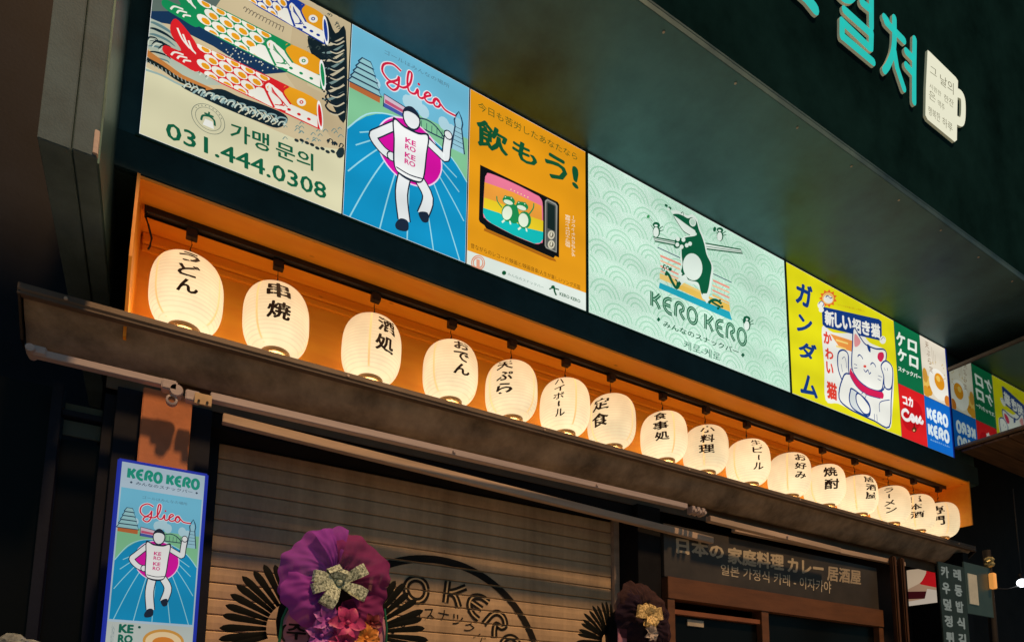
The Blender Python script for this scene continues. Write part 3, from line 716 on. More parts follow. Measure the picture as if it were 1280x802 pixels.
# --- orange television poster
def frog_small(A, T, g=(24, 120, 72), wht=(235, 245, 225)):
    def E(cx, cy, rx, ry, c, n=14): A.poly([T(cx+rx*cos(t), cy+ry*sin(t)) for t in [2*pi*k/n for k in range(n)]], c, raw=True)
    E(.5, .45, .2, .3, g); E(.47, .42, .14, .24, wht); E(.5, .8, .2, .13, g); E(.46, .74, .17, .07, wht); E(.42, .9, .06, .06, g); E(.6, .9, .06, .06, g)
def d_tv(A, x0, x1, z0, z1):
    W, H = x1-x0, z1-z0
    rect(A, x0+.004, z0+.004, x1-.004, z1-.004, (232, 156, 24))
    f = crop(580, 110, 2.864); A.at(clampx(f, x0+.005, x1-.005))
    A.poly([(0, 576), (440, 735), (440, 860), (0, 700)], (222, 232, 222))
    g = (18, 84, 50)
    A.text('今日も苦労したあなたなら', 0, 0, 0, 0, (70, 92, 30), .0, quad=[(50, 78), (405, 262), (405, 236), (50, 48)])
    for ch, q in (('飲', [(44, 205), (158, 248), (158, 168), (44, 98)]), ('も', [(172, 250), (262, 288), (262, 222), (172, 176)]),
                  ('う', [(288, 312), (370, 350), (370, 262), (288, 222)]), ('!', [(386, 350), (410, 368), (410, 288), (386, 274)])):
        A.text(ch, 0, 0, 0, 0, g, .035, quad=q)
    t = crop(590, 200, 6.167); A.at(clampx(t, x0+.005, x1-.005))
    A.poly([(95, 525), (640, 765), (650, 785), (600, 770), (90, 545)], (176, 104, 20))
    A.poly([(62, 38), (660, 325), (672, 345), (670, 752), (640, 740), (628, 757), (110, 530), (95, 505), (60, 480), (52, 460)], (14, 16, 18))
    scr = [(98, 160), (110, 118), (140, 105), (320, 180), (480, 262), (525, 292), (545, 360), (545, 610), (530, 640), (480, 645), (320, 580), (150, 490), (105, 455), (85, 410)]
    A.poly(scr, (232, 120, 150), True)
    A.poly([(96, 172), (320, 250), (536, 355), (545, 610), (525, 640), (480, 645), (320, 580), (150, 490), (105, 455), (85, 410)], (240, 160, 60))
    A.poly([(92, 290), (210, 330), (400, 420), (548, 470), (546, 610), (525, 640), (480, 645), (320, 580), (150, 490), (105, 455), (85, 410)], (236, 206, 40))
    A.poly([(86, 370), (210, 410), (400, 520), (548, 555), (546, 610), (525, 640), (480, 645), (320, 580), (150, 490), (105, 455), (85, 410)], (20, 186, 182))
    fg = (30, 140, 78); fw = (228, 240, 215)
    A.poly([(300, 350), (345, 360), (365, 470), (300, 480)], fg, True)
    for (hx, hy, bx_, by_, sg) in ((282, 315, 270, 410, -1), (385, 358, 395, 465, 1)):
        A.ell((bx_+8, by_), 52, 68, fg, 0, 16); A.ell((bx_, by_), 38, 54, fw, -8*sg, 16)
        A.ell((hx, hy), 50, 34, fg, 18, 14); A.ell((hx-4, hy+12), 38, 17, fw, 20, 12)
        A.ell((hx-26, hy-28), 13, 13, fg, 0, 8); A.ell((hx+20, hy-18), 13, 13, fg, 0, 8); A.ell((hx-26, hy-28), 5, 5, fw, 0, 6); A.ell((hx+20, hy-18), 5, 5, fw, 0, 6)
        A.line([(bx_+sg*40, by_-40), (bx_+sg*75, by_-90), (bx_+sg*80, by_-130)], .006, fg)
        A.line([(bx_-20, by_+55), (bx_-40, by_+72)], .008, fw); A.line([(bx_+20, by_+60), (bx_+26, by_+88)], .008, fw)
    for k in range(6): A.ell((300+26*k, 228+12*k), 5, 5, (250, 226, 150), 0, 6)
    A.poly([(562, 315), (580, 302), (645, 335), (658, 355), (652, 715), (570, 680), (560, 660)], (150, 150, 140))
    A.poly([(570, 325), (582, 314), (640, 345), (648, 360), (644, 704), (576, 672), (568, 655)], (90, 92, 88))
    A.poly([(580, 328), (638, 356), (638, 550), (580, 525)], (24, 40, 38))
    for cy in (578, 652):
        A.ell((610, cy), 27, 34, (206, 200, 176), 0, 16); A.ell((612, cy), 16, 20, (110, 104, 86), 0, 12); A.ell((610, cy-3), 7, 16, (226, 220, 196), 10, 8)
    A.at(clampx(f, x0+.005, x1-.005))
    A.text('昔ながらのレコード/映画と/映画音楽/人生が楽しいソング天国', 0, 0, 0, 0, (96, 62, 14), .0, quad=[(24, 572), (415, 722), (415, 706), (24, 554)])
    A.text('昭和レトロスナック酒場', 0, 0, 0, 0, (245, 222, 190), .02, quad=[(362, 565), (362, 452), (380, 458), (380, 572)])
    A.text('みんなのスナックバー', 0, 0, 0, 0, (245, 222, 190), .02, quad=[(384, 600), (384, 455), (398, 460), (398, 607)])
    for rx in (23, 17): A.line([(50+rx*cos(a), 626+rx*1.1*sin(a)) for a in [2*pi*k/16 for k in range(16)]], .005, (222, 150, 120), closed=True)
    A.poly([(44, 645), (56, 648), (56, 615), (44, 612)], (232, 160, 130))
    A.ell((143, 662), 8, 8, g, 0, 10)
    A.text('みんなのスナックバー', 0, 0, 0, 0, (110, 140, 124), 0, quad=[(156, 670), (285, 720), (285, 709), (156, 660)])
    A.line([(305, 720), (318, 716), (340, 722)], .006, g); A.line([(322, 712), (324, 728), (330, 742)], .010, g); A.ell((318, 712), 7, 6, g, 0, 8)
    A.text('KERO KERO', 0, 0, 0, 0, g, .02, quad=[(342, 742), (416, 770), (416, 758), (342, 730)])

# --- mint sign with the dancing frog emblem
def d_mint(A, x0, x1, z0, z1):
    W, H = x1-x0, z1-z0
    A.step = .00004
    rect(A, x0+.004, z0+.004, x1-.004, z1-.004, (158, 208, 178))
    # overlapping wave scales, tone on tone
    rnd = random.Random(5); r0 = .20
    cells = []
    j = 0; v = ZT-.03
    while v > z0-.1:
        for i in range(-1, 9):
            cells.append((x0+(i+(.5 if j % 2 else 0)+.06*sin(j*2.1))*r0, v))
        v -= r0*.50; j += 1
    for cx, cy in cells:
        for q in (.46, .33, .20):
            run = []
            for k in range(15):
                t = R_(12)+R_(156)*k/14; p = (cx+r0*q*cos(t), cy+r0*q*sin(t))
                ok = x0+.012 < p[0] < x1-.012 and z0+.012 < p[1] < z1-.012
                if ok: run.append(p)
                if (not ok or k == 14):
                    if len(run) > 2: A.line(run, .0075, (170, 217, 188), smooth=False, raw=True)
                    run = []
    f = crop(780, 240, 3.644); A.at(f)
    g = (12, 92, 60); wh = (226, 240, 228)
    # stripes behind
    for (a, b, col, wd) in (((152, 252), (255, 300), (70, 96, 110), .006), ((165, 290), (258, 330), (236, 150, 130), .012), ((165, 312), (255, 352), (240, 186, 150), .010), ((165, 336), (250, 376), (236, 150, 130), .010),
                            ((405, 372), (490, 412), (70, 96, 110), .006), ((405, 402), (480, 436), (236, 150, 130), .012), ((402, 424), (480, 458), (240, 186, 150), .010), ((402, 446), (480, 482), (236, 150, 130), .010), ((402, 468), (480, 506), (244, 190, 110), .012),
                            ((165, 360), (250, 396), (240, 186, 150), .010), ((165, 384), (240, 414), (244, 190, 110), .010)):
        A.line([a, b], wd, col, False)
    A.poly([(162, 370), (250, 402), (360, 455), (360, 478), (250, 432), (162, 395)], (240, 206, 120))
    A.poly([(250, 418), (350, 460), (480, 512), (484, 545), (350, 492), (245, 440)], (238, 196, 90))
    A.poly([(162, 412), (480, 545), (492, 584), (480, 580), (158, 438)], (34, 166, 186))
    # planks carried across the shoulders
    for q in ([(133, 205), (270, 232), (270, 250), (140, 224)], [(360, 232), (532, 262), (540, 280), (365, 258)]):
        A.poly(q, wh); A.line(q, .008, g, False, True)
    A.line([(136, 214), (270, 240)], .004, g, False); A.line([(362, 246), (536, 272)], .004, g, False)
    def both(pts, grow=6):
        cx = sum(p[0] for p in pts)/len(pts); cy = sum(p[1] for p in pts)/len(pts)
        A.poly([(cx+(p[0]-cx)*(1+grow/70), cy+(p[1]-cy)*(1+grow/70)) for p in pts], wh, True); A.poly(pts, g, True)
    both([(222, 103), (245, 100), (268, 108), (290, 120), (310, 116), (330, 135), (340, 170), (355, 205), (366, 240), (376, 285), (398, 335), (392, 390), (384, 440), (372, 468), (352, 462), (338, 415), (305, 404), (275, 392), (258, 370),
          (266, 330), (262, 290), (262, 250), (268, 215), (290, 205), (322, 200), (330, 188), (300, 165), (262, 140), (240, 122)], 7)
    A.ell((312, 341), 44, 62, wh, -8, 24)
    A.poly([(228, 110), (248, 122), (275, 142), (300, 160), (324, 178), (320, 198), (296, 196), (270, 180), (250, 155), (236, 130)], wh, True)
    A.line([(226, 112), (250, 150), (272, 180), (300, 197)], .005, g)
    A.ell((312, 138), 15, 20, wh, -15, 14); A.ell((312, 138), 11, 15, (190, 220, 200), -15, 14)
    A.line([(272, 108), (268, 92), (258, 98)], .004, g)
    for c in ((192, 62), (208, 74)): A.ell(c, 9, 6, g, 40, 8)
    A.ell((203, 78), 7, 5, wh, 40, 8)
    # hands
    for c, r in (((250, 226), 20), ((240, 245), 14), ((285, 232), 22)): A.ell(c, r, r*.9, g, 0, 12)
    for c in ((245, 215), (270, 218), (285, 243), (300, 236), (262, 250), (242, 240)): A.ell(c, 9, 10, wh, 0, 10)
    # legs
    for wd, c in ((.034, wh), (.024, wh)): A.line([(285, 388), (262, 402), (248, 415)], wd, c)
    A.line([(250, 380), (262, 368)], .014, wh)
    A.line([(255, 410), (238, 436), (218, 408), (205, 380), (190, 362)], .020, g)
    A.line([(238, 436), (242, 410), (232, 398)], .010, g)
    for c in ((178, 352), (184, 338), (198, 345), (192, 374), (210, 352)): A.ell(c, 8, 8, g, 0, 8)
    for c in ((178, 352), (186, 340), (198, 347)): A.ell(c, 4.5, 4.5, wh, 0, 6)
    A.line([(368, 462), (374, 482), (384, 500)], .038, wh)
    A.line([(384, 505), (404, 492), (424, 494), (438, 505)], .016, g); A.line([(400, 500), (425, 516), (440, 524)], .014, g)
    for c in ((440, 506), (446, 522), (428, 530), (436, 494)): A.ell(c, 6, 6, g, 0, 8)
    # little frogs riding on the planks
    for (cx, cy, s_) in ((147, 180, 1.0), (437, 200, .9), (560, 605, .95)):
        A.ell((cx, cy-30*s_), 17*s_, 13*s_, g, 15, 12); A.ell((cx, cy), 17*s_, 28*s_, g, 0, 14); A.ell((cx-2, cy+3), 13*s_, 23*s_, wh, 0, 12)
        A.line([(cx+14*s_, cy-12*s_), (cx+30*s_, cy-24*s_)], .004, g); A.line([(cx-14*s_, cy-12*s_), (cx-26*s_, cy-30*s_)], .004, g); A.line([(cx+14*s_, cy-2), (cx+32*s_, cy-6*s_)], .004, g)
        A.ell((cx-2, cy-27*s_), 8*s_, 5*s_, wh, 10, 8)
    A.ell((110, 112), 7, 8, (60, 150, 90), 20, 8); A.line([(115, 118), (130, 135)], .003, g); A.ell((412, 170), 7, 12, g, 10, 8); A.ell((548, 582), 7, 18, g, 10, 8)
    # lettering
    def quadT(bl, br, tr, tl):
        q = [f(p) for p in (bl, br, tr, tl)]
        return lambda u, v: tuple((1-u)*(1-v)*q[0][i]+u*(1-v)*q[1][i]+u*v*q[2][i]+(1-u)*v*q[3][i] for i in (0, 1))
    kero(A, 0, 0, 0, 0, g, (158, 208, 178), 2, .25, True, quadT((126, 518), (556, 702), (556, 632), (126, 452)))
    A.text('みんなのスナックバー', 0, 0, 0, 0, g, .018, quad=[(178, 612), (522, 744), (522, 716), (178, 584)])
    for c in ((157, 580), (541, 742)): A.poly([(c[0]-9, c[1]), (c[0], c[1]-11), (c[0]+9, c[1]), (c[0], c[1]+11)], g)
    A.text('케로-케로', 0, 0, 0, 0, (28, 100, 74), .0, quad=[(272, 712), (438, 772), (438, 734), (272, 672)])

# --- yellow beckoning cat sign
def d_cat(A, x0, x1, z0, z1):
    rect(A, x0+.004, z0+.004, x1-.003, z1-.004, (230, 222, 24))
    f5 = crop(970, 320, 3.084); A.at(f5)
    nv = (20, 58, 128)
    for ch, q in (('ガ', [(74, 178), (136, 210), (142, 120), (78, 92)]), ('ン', [(78, 288), (140, 298), (140, 240), (84, 220)]),
                  ('ダ', [(82, 382), (150, 420), (158, 345), (90, 322)]), ('ム', [(92, 530), (162, 552), (156, 470), (98, 448)])):
        A.text(ch, 0, 0, 0, 0, nv, .045, quad=q)
    f = crop(1000, 350, 4.01); A.at(f)
    wh = (236, 236, 226)
    # white sticker ground
    A.poly([(110, 235), (165, 262), (255, 262), (275, 225), (310, 262), (345, 310), (385, 330), (425, 350), (432, 405), (462, 430), (470, 500), (462, 660), (448, 745), (380, 712), (255, 650), (190, 618), (128, 600), (122, 430)], wh, True)
    A.poly([(150, 268), (250, 300), (340, 330), (400, 360), (400, 400), (330, 380), (200, 340)], (236, 150, 70))
    A.line([(180, 300), (240, 318)], .012, (246, 214, 120)); A.line([(180, 330), (230, 346)], .012, (246, 214, 120))
    # banner
    A.poly([(108, 132), (395, 196), (408, 208), (410, 305), (396, 302), (130, 238), (112, 222)], nv)
    for ch, q in zip('新しい招き猫', ([(124, 222), (172, 238), (170, 160), (122, 148)], [(174, 236), (210, 246), (208, 172), (172, 162)], [(212, 244), (258, 256), (256, 186), (210, 176)],
                                 [(262, 262), (306, 272), (304, 200), (260, 188)], [(310, 270), (352, 282), (350, 210), (308, 200)], [(356, 282), (402, 294), (400, 222), (354, 212)])):
        A.text(ch, 0, 0, 0, 0, wh, .05, quad=q)
    # smiling sun and cloud
    c = (140, 92)
    A.poly([(c[0]+(46 if k % 2 else 33)*cos(2*pi*k/22), c[1]+(46 if k % 2 else 33)*sin(2*pi*k/22)) for k in range(22)], (236, 110, 40)); A.ell(c, 30, 30, (240, 196, 110), 0, 16)
    A.ell((140, 96), 24, 20, wh, 20, 12); A.ell((104, 126), 17, 20, wh, 0, 12); A.ell((106, 150), 13, 12, wh, 0, 10); A.ell((414, 300), 16, 20, wh, 0, 12)
    A.line([(92, 120), (104, 106), (118, 116), (112, 134)], .005, nv); A.line([(128, 86), (138, 78), (148, 90)], .006, nv); A.line([(150, 92), (160, 88)], .006, nv); A.line([(404, 300), (416, 286), (426, 296)], .004, nv)
    A.text('カワイイ招き猫の新しい仲間たち', 0, 0, 0, 0, (196, 150, 30), 0, quad=[(186, 128), (322, 160), (322, 150), (186, 118)])
    # red column
    rd = (222, 66, 50)
    for ch, q in (('か', [(118, 316), (160, 326), (158, 270), (116, 250)]), ('わ', [(126, 392), (168, 404), (166, 352), (124, 334)]), ('い', [(130, 462), (168, 480), (166, 420), (130, 404)]),
                  ('猫', [(134, 590), (186, 606), (184, 520), (132, 500)])): A.text(ch, 0, 0, 0, 0, rd, .05, quad=q)
    # the cat: white, navy outline
    def sh(pts, col=wh, wd=.011): A.poly(pts, col, True); A.line(pts, wd, nv, True, True)
    sh([(190, 370), (215, 350), (240, 372), (242, 440), (250, 520), (222, 520), (192, 450)])                 # left raised forearm / tail
    sh([(210, 500), (250, 470), (400, 560), (440, 470), (462, 480), (456, 600), (446, 735), (372, 705), (300, 672), (240, 640), (195, 590)])   # body
    sh([(258, 400), (262, 330), (268, 240), (300, 285), (325, 320), (360, 338), (385, 345), (420, 348), (432, 372), (425, 430), (418, 500), (405, 552), (350, 545), (290, 500), (262, 450)])   # head with ears
    A.poly([(274, 268), (302, 306), (290, 330), (272, 330)], (226, 150, 150), True); A.poly([(392, 366), (414, 362), (420, 385), (405, 410), (388, 392)], (206, 40, 80), True)
    A.poly([(335, 322), (350, 332), (352, 362), (340, 350)], nv, True)
    A.line([(288, 384), (296, 374), (308, 384), (314, 396)], .008, nv); A.line([(352, 424), (362, 414), (374, 424), (378, 436)], .008, nv)
    A.ell((324, 432), 8, 7, (222, 80, 70), 20, 10); A.line([(318, 446), (328, 460), (340, 450), (346, 470), (354, 462)], .007, nv)
    for a, b in (((270, 420), (285, 426)), ((270, 440), (286, 440)), ((390, 478), (410, 486)), ((388, 494), (404, 504))): A.line([a, b], .004, nv)
    A.poly([(252, 440), (262, 462), (300, 512), (350, 545), (412, 562), (416, 590), (400, 592), (330, 572), (280, 530), (250, 480)], (206, 30, 80), True)
    A.line([(250, 478), (280, 530), (330, 572), (402, 593)], .006, nv); A.line([(255, 442), (300, 510), (350, 543), (412, 560)], .006, nv)
    A.ell((318, 578), 13, 15, (226, 226, 215), 0, 12); A.line([(306, 570), (318, 562), (330, 576), (322, 592), (308, 590)], .005, nv)
    sh([(418, 480), (405, 430), (428, 405), (458, 430), (464, 480), (456, 540), (432, 545), (420, 520)])      # raised paw
    A.line([(420, 440), (426, 452)], .005, nv); A.line([(436, 440), (438, 455)], .005, nv); A.line([(448, 600), (400, 612), (398, 660)], .006, nv)
    sh([(250, 560), (262, 545), (330, 600), (350, 640), (344, 680), (310, 672), (262, 640), (246, 600)], (210, 216, 214))    # foot
    sh([(280, 575), (300, 572), (345, 630), (345, 668), (318, 668), (285, 620)])
    A.line([(210, 395), (222, 385), (230, 410), (232, 440)], .004, nv); A.line([(205, 420), (212, 460)], .004, nv)
    A.line([(372, 670), (372, 700)], .005, nv); A.line([(384, 672), (386, 706)], .005, nv)
# --- four small squares
def d_green(A, x0, x1, z0, z1):
    rect(A, x0+.002, z0+.002, x1-.002, z1-.002, (14, 108, 66)); A.at(crop(1110, 390, 4.335)); w_ = (230, 238, 226)
    for ch, q in (('ケ', [(44, 175), (92, 198), (92, 120), (44, 100)]), ('ロ', [(106, 202), (156, 224), (156, 162), (106, 142)]), ('ケ', [(52, 258), (100, 282), (100, 212), (52, 190)]), ('ロ', [(114, 288), (164, 312), (164, 248), (114, 228)])):
        A.text(ch, 0, 0, 0, 0, w_, .05, quad=q)
    A.text('スナックバー', 0, 0, 0, 0, w_, .05, quad=[(54, 316), (178, 368), (178, 342), (54, 290)])
def d_food(A, x0, x1, z0, z1):
    rect(A, x0+.002, z0+.002, x1-.002, z1-.002, (226, 216, 196)); W, H = x1-x0, z1-z0
    P = lambda u, v: (x0+W*u, z0+H*v)
    def E(cx, cy, rx, ry, c, n=18): A.poly([(min(max(x0+W*(cx+rx*cos(t)), x0+.003), x1-.003), min(max(z0+H*(cy+ry*sin(t)), z0+.003), z1-.003)) for t in [2*pi*k/n for k in range(n)]], c, raw=True)
    rnd = random.Random(9)
    for k in range(8): E(rnd.uniform(.05, .4), rnd.uniform(.02, .3), .14, .09, rnd.choice([(214, 150, 40), (196, 110, 30), (232, 190, 90)]))
    E(.62, .3, .38, .26, (240, 236, 224)); E(.66, .36, .2, .14, (228, 150, 30)); E(.62, .40, .08, .05, (246, 200, 90)); E(.93, .08, .12, .1, (206, 120, 40)); E(.1, .35, .1, .12, (206, 150, 60))
    for k in range(4): A.text('天ぷら定食'[k], *P(.2+.03*k, .84-.13*k), *P(.34+.03*k, .94-.13*k), (130, 96, 70), .0)
    for k in range(3): A.line([P(.45+.06*k, .9-.05*k), P(.44+.06*k, .62)], .003, (160, 140, 120), raw=True, smooth=False)
    for k in range(12): E(rnd.uniform(.3, .95), rnd.uniform(.4, .7), .02, .012, (200, 170, 110), 6)
def d_red(A, x0, x1, z0, z1):
    rect(A, x0+.002, z0+.002, x1-.002, z1-.002, (222, 32, 34)); A.at(crop(1110, 390, 4.335)); w_ = (244, 240, 236)
    A.ell((130, 560), 56, 84, (196, 18, 26), 0, 24)
    A.text('コカ', 0, 0, 0, 0, w_, .06, quad=[(82, 500), (136, 518), (134, 462), (74, 446)])
    A.line([(112, 548), (98, 530), (80, 536), (78, 560), (96, 582), (116, 580), (128, 556), (140, 570), (128, 584), (140, 590), (156, 566), (152, 590), (160, 596), (178, 566), (168, 590), (184, 600), (188, 585)], .024, w_)
    A.ell((142, 636), 13, 15, (90, 40, 20), 0, 10); A.ell((140, 640), 6, 6, (226, 180, 120), 0, 8); A.line([(142, 606), (141, 622)], .012, (70, 20, 16))
    A.line([(196, 440), (208, 560), (219, 732)], .008, (206, 50, 190), False)
def d_blue(A, x0, x1, z0, z1):
    rect(A, x0+.002, z0+.002, x1-.002, z1-.002, (16, 104, 196)); w_ = (222, 236, 240)
    W, H = x1-x0, z1-z0
    kero(A, x0+W*.1, z0+H*.58, x0+W*.86, z0+H*.78, w_, w_, 1, .34, False); kero(A, x0+W*.1, z0+H*.27, x0+W*.86, z0+H*.47, w_, w_, 1, .34, False)
    A.text('みんなのスナックバー', x0+W*.12, z0+H*.16, x0+W*.88, z0+H*.2, (150, 200, 230), .02)

for xd in (DIV[3], DIV[4]):
    box('divider_trim', xd-.007, xd+.007, -.006, .0005, ZB-.002, ZT, DARKFRAME, shop, .001)
box('sign_edge_trim', DIV[0]-.008, 5.012, -.004, .017, ZB-.010, ZB-.0015, DARKFRAME, shop, .001)
box('sign_end_case', 5.0055, 5.019, -.002, .018, ZB, ZT, mat('blue_lit_end_case', (.01, .02, .15), .3, 0, .1, 4, emit=(.004, .015, .16), estr=.9), shop, .001)
panel('sign_panel', 'cream lit sign with three carp streamers and a phone number in green', DIV[0], DIV[1], ZB, ZT, d_carp)
panel('sign_panel', 'blue lit sign with a runner on a running track before a magenta disc', DIV[1], DIV[2], ZB, ZT, d_runner)
panel('sign_panel', 'orange lit sign showing an old black television and large green lettering', DIV[2], DIV[3], ZB, ZT, d_tv)
panel('sign_panel', 'wide mint green lit sign with a dancing frog emblem', DIV[3], DIV[4], ZB, ZT, d_mint)
panel('sign_panel', 'yellow lit sign with a white beckoning cat', DIV[4], DIV[5], ZB, ZT, d_cat)
ZM = 3.80; XM = 4.66
panel('sign_panel', 'small dark green lit sign with white katakana above the red one', DIV[5], XM, ZM, ZT, d_green)
panel('sign_panel', 'small lit sign with a pale food photograph at the top right end', XM, 5.005, ZM, ZT, d_food)
panel('sign_panel', 'small red lit sign with white script below the green one', DIV[5], XM, ZB, ZM, d_red)
panel('sign_panel', 'small blue lit sign with white block lettering at the lower right end', XM, 5.005, ZB, ZM, d_blue)

# ------------------------------------------------------------------ channel letters and cup on the upper fascia
ta = R_(5.5)
def up(x, z, h):
    """a point on the leaning fascia: x, height, distance out of the sheet"""
    s = (z-4.305)/cos(ta)
    return Vector((x, -.612-s*sin(ta)-h*cos(ta), 4.305+s*cos(ta)-h*sin(ta)))
def fsurv(px, py):
    d = AX*(px-PP[0])+AY*(py-PP[1])+AZ*F
    n = Vector((0, -cos(ta), -sin(ta))); p0 = Vector((0, -.612, 4.305))
    t = (p0-CAM).dot(n)/d.dot(n); p = CAM+d*t
    return (p.x, p.z)
TEAL = mat('teal_lit_acrylic', (.005, .12, .12), .35, 0, .1, 8, emit=lin((28, 190, 178)), estr=.9)
RETN = mat('pale_letter_return', (.62, .62, .52), .5, 0, .1, 8, emit=lin((150, 158, 130)), estr=.35)
CUPF = mat('cream_lit_acrylic', (.12, .12, .11), .4, 0, .1, 5, emit=lin((226, 226, 200)), estr=.97)
def solid(bm, pts, h0, h1, idx=0):
    pts = pts[:]
    fs = tessellate_polygon([[Vector((x, z, 0)) for x, z in pts]])
    a = [bm.verts.new(up(x, z, h0)) for x, z in pts]; b = [bm.verts.new(up(x, z, h1)) for x, z in pts]
    for f in fs:
        try: q = bm.faces.new([b[i] for i in f]); q.material_index = idx
        except ValueError: pass
    n = len(pts)
    for i in range(n):
        q = bm.faces.new((a[i], a[(i+1) % n], b[(i+1) % n], b[i])); q.material_index = 1
def outline(pts, wd):
    """closed outline round a centre line"""
    l, r = [], []; n = len(pts)
    for i, p in enumerate(pts):
        q0 = pts[max(i-1, 0)]; q1 = pts[min(i+1, n-1)]
        dx, dy = q1[0]-q0[0], q1[1]-q0[1]; L_ = sqrt(dx*dx+dy*dy) or 1
        l.append((p[0]-dy/L_*wd/2, p[1]+dx/L_*wd/2)); r.append((p[0]+dy/L_*wd/2, p[1]-dx/L_*wd/2))
    cap = []
    d = (pts[-1][0]-pts[-2][0], pts[-1][1]-pts[-2][1]); L_ = sqrt(d[0]**2+d[1]**2); d = (d[0]/L_, d[1]/L_)
    for k in range(1, 5):
        a = pi/2-pi*k/5; cap.append((pts[-1][0]+wd/2*(d[0]*cos(a)-d[1]*sin(a)), pts[-1][1]+wd/2*(d[1]*cos(a)+d[0]*sin(a))))
    d = (pts[0][0]-pts[1][0], pts[0][1]-pts[1][1]); L_ = sqrt(d[0]**2+d[1]**2); d = (d[0]/L_, d[1]/L_)
    cap2 = []
    for k in range(1, 5):
        a = pi/2-pi*k/5; cap2.append((pts[0][0]+wd/2*(d[0]*cos(a)-d[1]*sin(a)), pts[0][1]+wd/2*(d[1]*cos(a)+d[0]*sin(a))))
    return l+cap+r[::-1]+cap2
def letter(label, strokes, wd):
    c = fsurv(*strokes[0][0]); t = thing('channel_letter', label, 'sign letter', up(c[0], c[1], 0), 'teal letters on the upper fascia')
    for st in strokes:
        pts = [fsurv(*p) for p in st]
        if len(pts) > 3: pts = smooth_pts(pts)
        bm = bmesh.new(); o = outline(pts, wd)
        solid(bm, o, .001, .013); oo = bmesh.ops.recalc_face_normals(bm, faces=bm.faces)
        build('letter_stroke', bm, [TEAL, RETN], t)
Zc = lambda x, y: (920+x/3.556, y/3.556)
letter('teal Korean letter cut off by the top edge, left of the other letters', [[Zc(180, -110), Zc(300, 0), Zc(340, 50)]], .06)
letter('teal Korean syllable 결, left of the syllable 쳐', [
    [Zc(440, -60), Zc(520, -60), Zc(525, -30), Zc(500, 5), Zc(470, 5), Zc(448, -15)],
    [Zc(590, -60), Zc(590, 60), Zc(590, 128)], [Zc(548, 22), Zc(582, 50)],
    [Zc(470, 55), Zc(585, 158)], [Zc(590, 155), Zc(588, 222)], [Zc(580, 220), Zc(462, 108)], [Zc(460, 105), Zc(460, 172)], [Zc(466, 175), Zc(598, 285)]], .041)
letter('teal Korean syllable 쳐, next to the white cup', [
    [Zc(648, 88), Zc(662, 105)], [Zc(655, 108), Zc(735, 190)], [Zc(692, 92), Zc(692, 190), Zc(684, 250), Zc(664, 300), Zc(648, 322)], [Zc(692, 235), Zc(704, 310), Zc(735, 402)],
    [Zc(782, 185), Zc(780, 330), Zc(780, 460)], [Zc(745, 238), Zc(776, 270)], [Zc(745, 300), Zc(776, 335)]], .041)
cup = thing('cup_sign', 'cream lit sign cut out like a beer mug with faint lettering', 'sign', up(4.3, 5.5, 0))
bm = bmesh.new(); solid(bm, [fsurv(*Zc(*p)) for p in ((840, 232), (850, 240), (965, 352), (975, 368), (972, 500), (970, 630), (960, 638), (840, 540), (830, 520), (832, 400))], .001, .013)
bmesh.ops.recalc_face_normals(bm, faces=bm.faces); build('cup_body', bm, [CUPF, RETN], cup)
bm = bmesh.new(); solid(bm, outline(smooth_pts([fsurv(*Zc(*p)) for p in ((970, 418), (990, 428), (1000, 455), (1000, 520), (992, 548), (972, 540))]), .050), .001, .011)
bmesh.ops.recalc_face_normals(bm, faces=bm.faces); build('cup_handle', bm, [CUPF, RETN], cup)
A = Art(lambda u, v, h: tuple(up(u, v, .0135+h)))
A.at(lambda p: fsurv(*Zc(*p)))
for s_, q in (('그', [(850, 330), (880, 352), (880, 322), (850, 300)]), ('날의', [(895, 380), (955, 432), (955, 380), (895, 338)]), ('시원한', [(848, 400), (900, 440), (900, 418), (848, 375)]), ('한잔', [(912, 455), (955, 490), (955, 455), (912, 425)]),
              ('은', [(845, 445), (875, 468), (875, 432), (845, 405)]), ('맥주', [(885, 480), (915, 505), (915, 475), (885, 450)]), ('행복한', [(842, 515), (895, 555), (895, 515), (842, 478)]), ('하루', [(905, 565), (950, 600), (950, 560), (905, 525)])):
    A.text(s_, 0, 0, 0, 0, (150, 146, 118), .0, quad=q)
A.finish('lettering', PRINT_DIM, cup)

# ------------------------------------------------------------------ neighbouring glass box on the right
gb = thing('glass_display_box', 'glossy dark glass box of the next shop, mirroring the lit signs', 'display box', (5.02, -1.2, 3.5))
box('mirror_pane', 5.022, 5.032, -1.6, -.004, 3.50, 4.08, MIRR, gb, 0)
box('top_rail', 5.008, 5.06, -1.6, -.004, 4.082, 4.105, CASS, gb)
box('bottom_rail', 5.016, 5.06, -1.6, -.004, 3.482, 3.498, CASS, gb)
box('carcass', 5.034, 7.5, -1.58, -.004, 3.505, 4.075, DARKW, gb, 0)
STREAK = mat('streaked_brown_metal_lining', (.12, .075, .045), .38, .4, .6, 3, .1, 60, stretch=(1, 16, 1))
for k in range(11):
    y0 = -1.57+k*.141
    box('lining_strip', 5.065, 7.5, y0, y0+.136, 3.462, 3.478, STREAK, gb, .002)

# ------------------------------------------------------------------ retractable awning
aw = thing('retractable_awning', 'closed taupe retractable awning running below the lantern niche', 'awning', (-.4, 0, 2.78))
X0, X1 = -.43, 5.21
bm = bmesh.new(); prism(bm, [(-.002, 2.787), (-.005, 2.768), (-.001, 2.760), (.02, 2.761), (.12, 2.79), (.27, 2.80), (.27, 2.806), (.12, 2.798), (.012, 2.790)], X0, X1); build('top_hood', bm, CASS, aw)
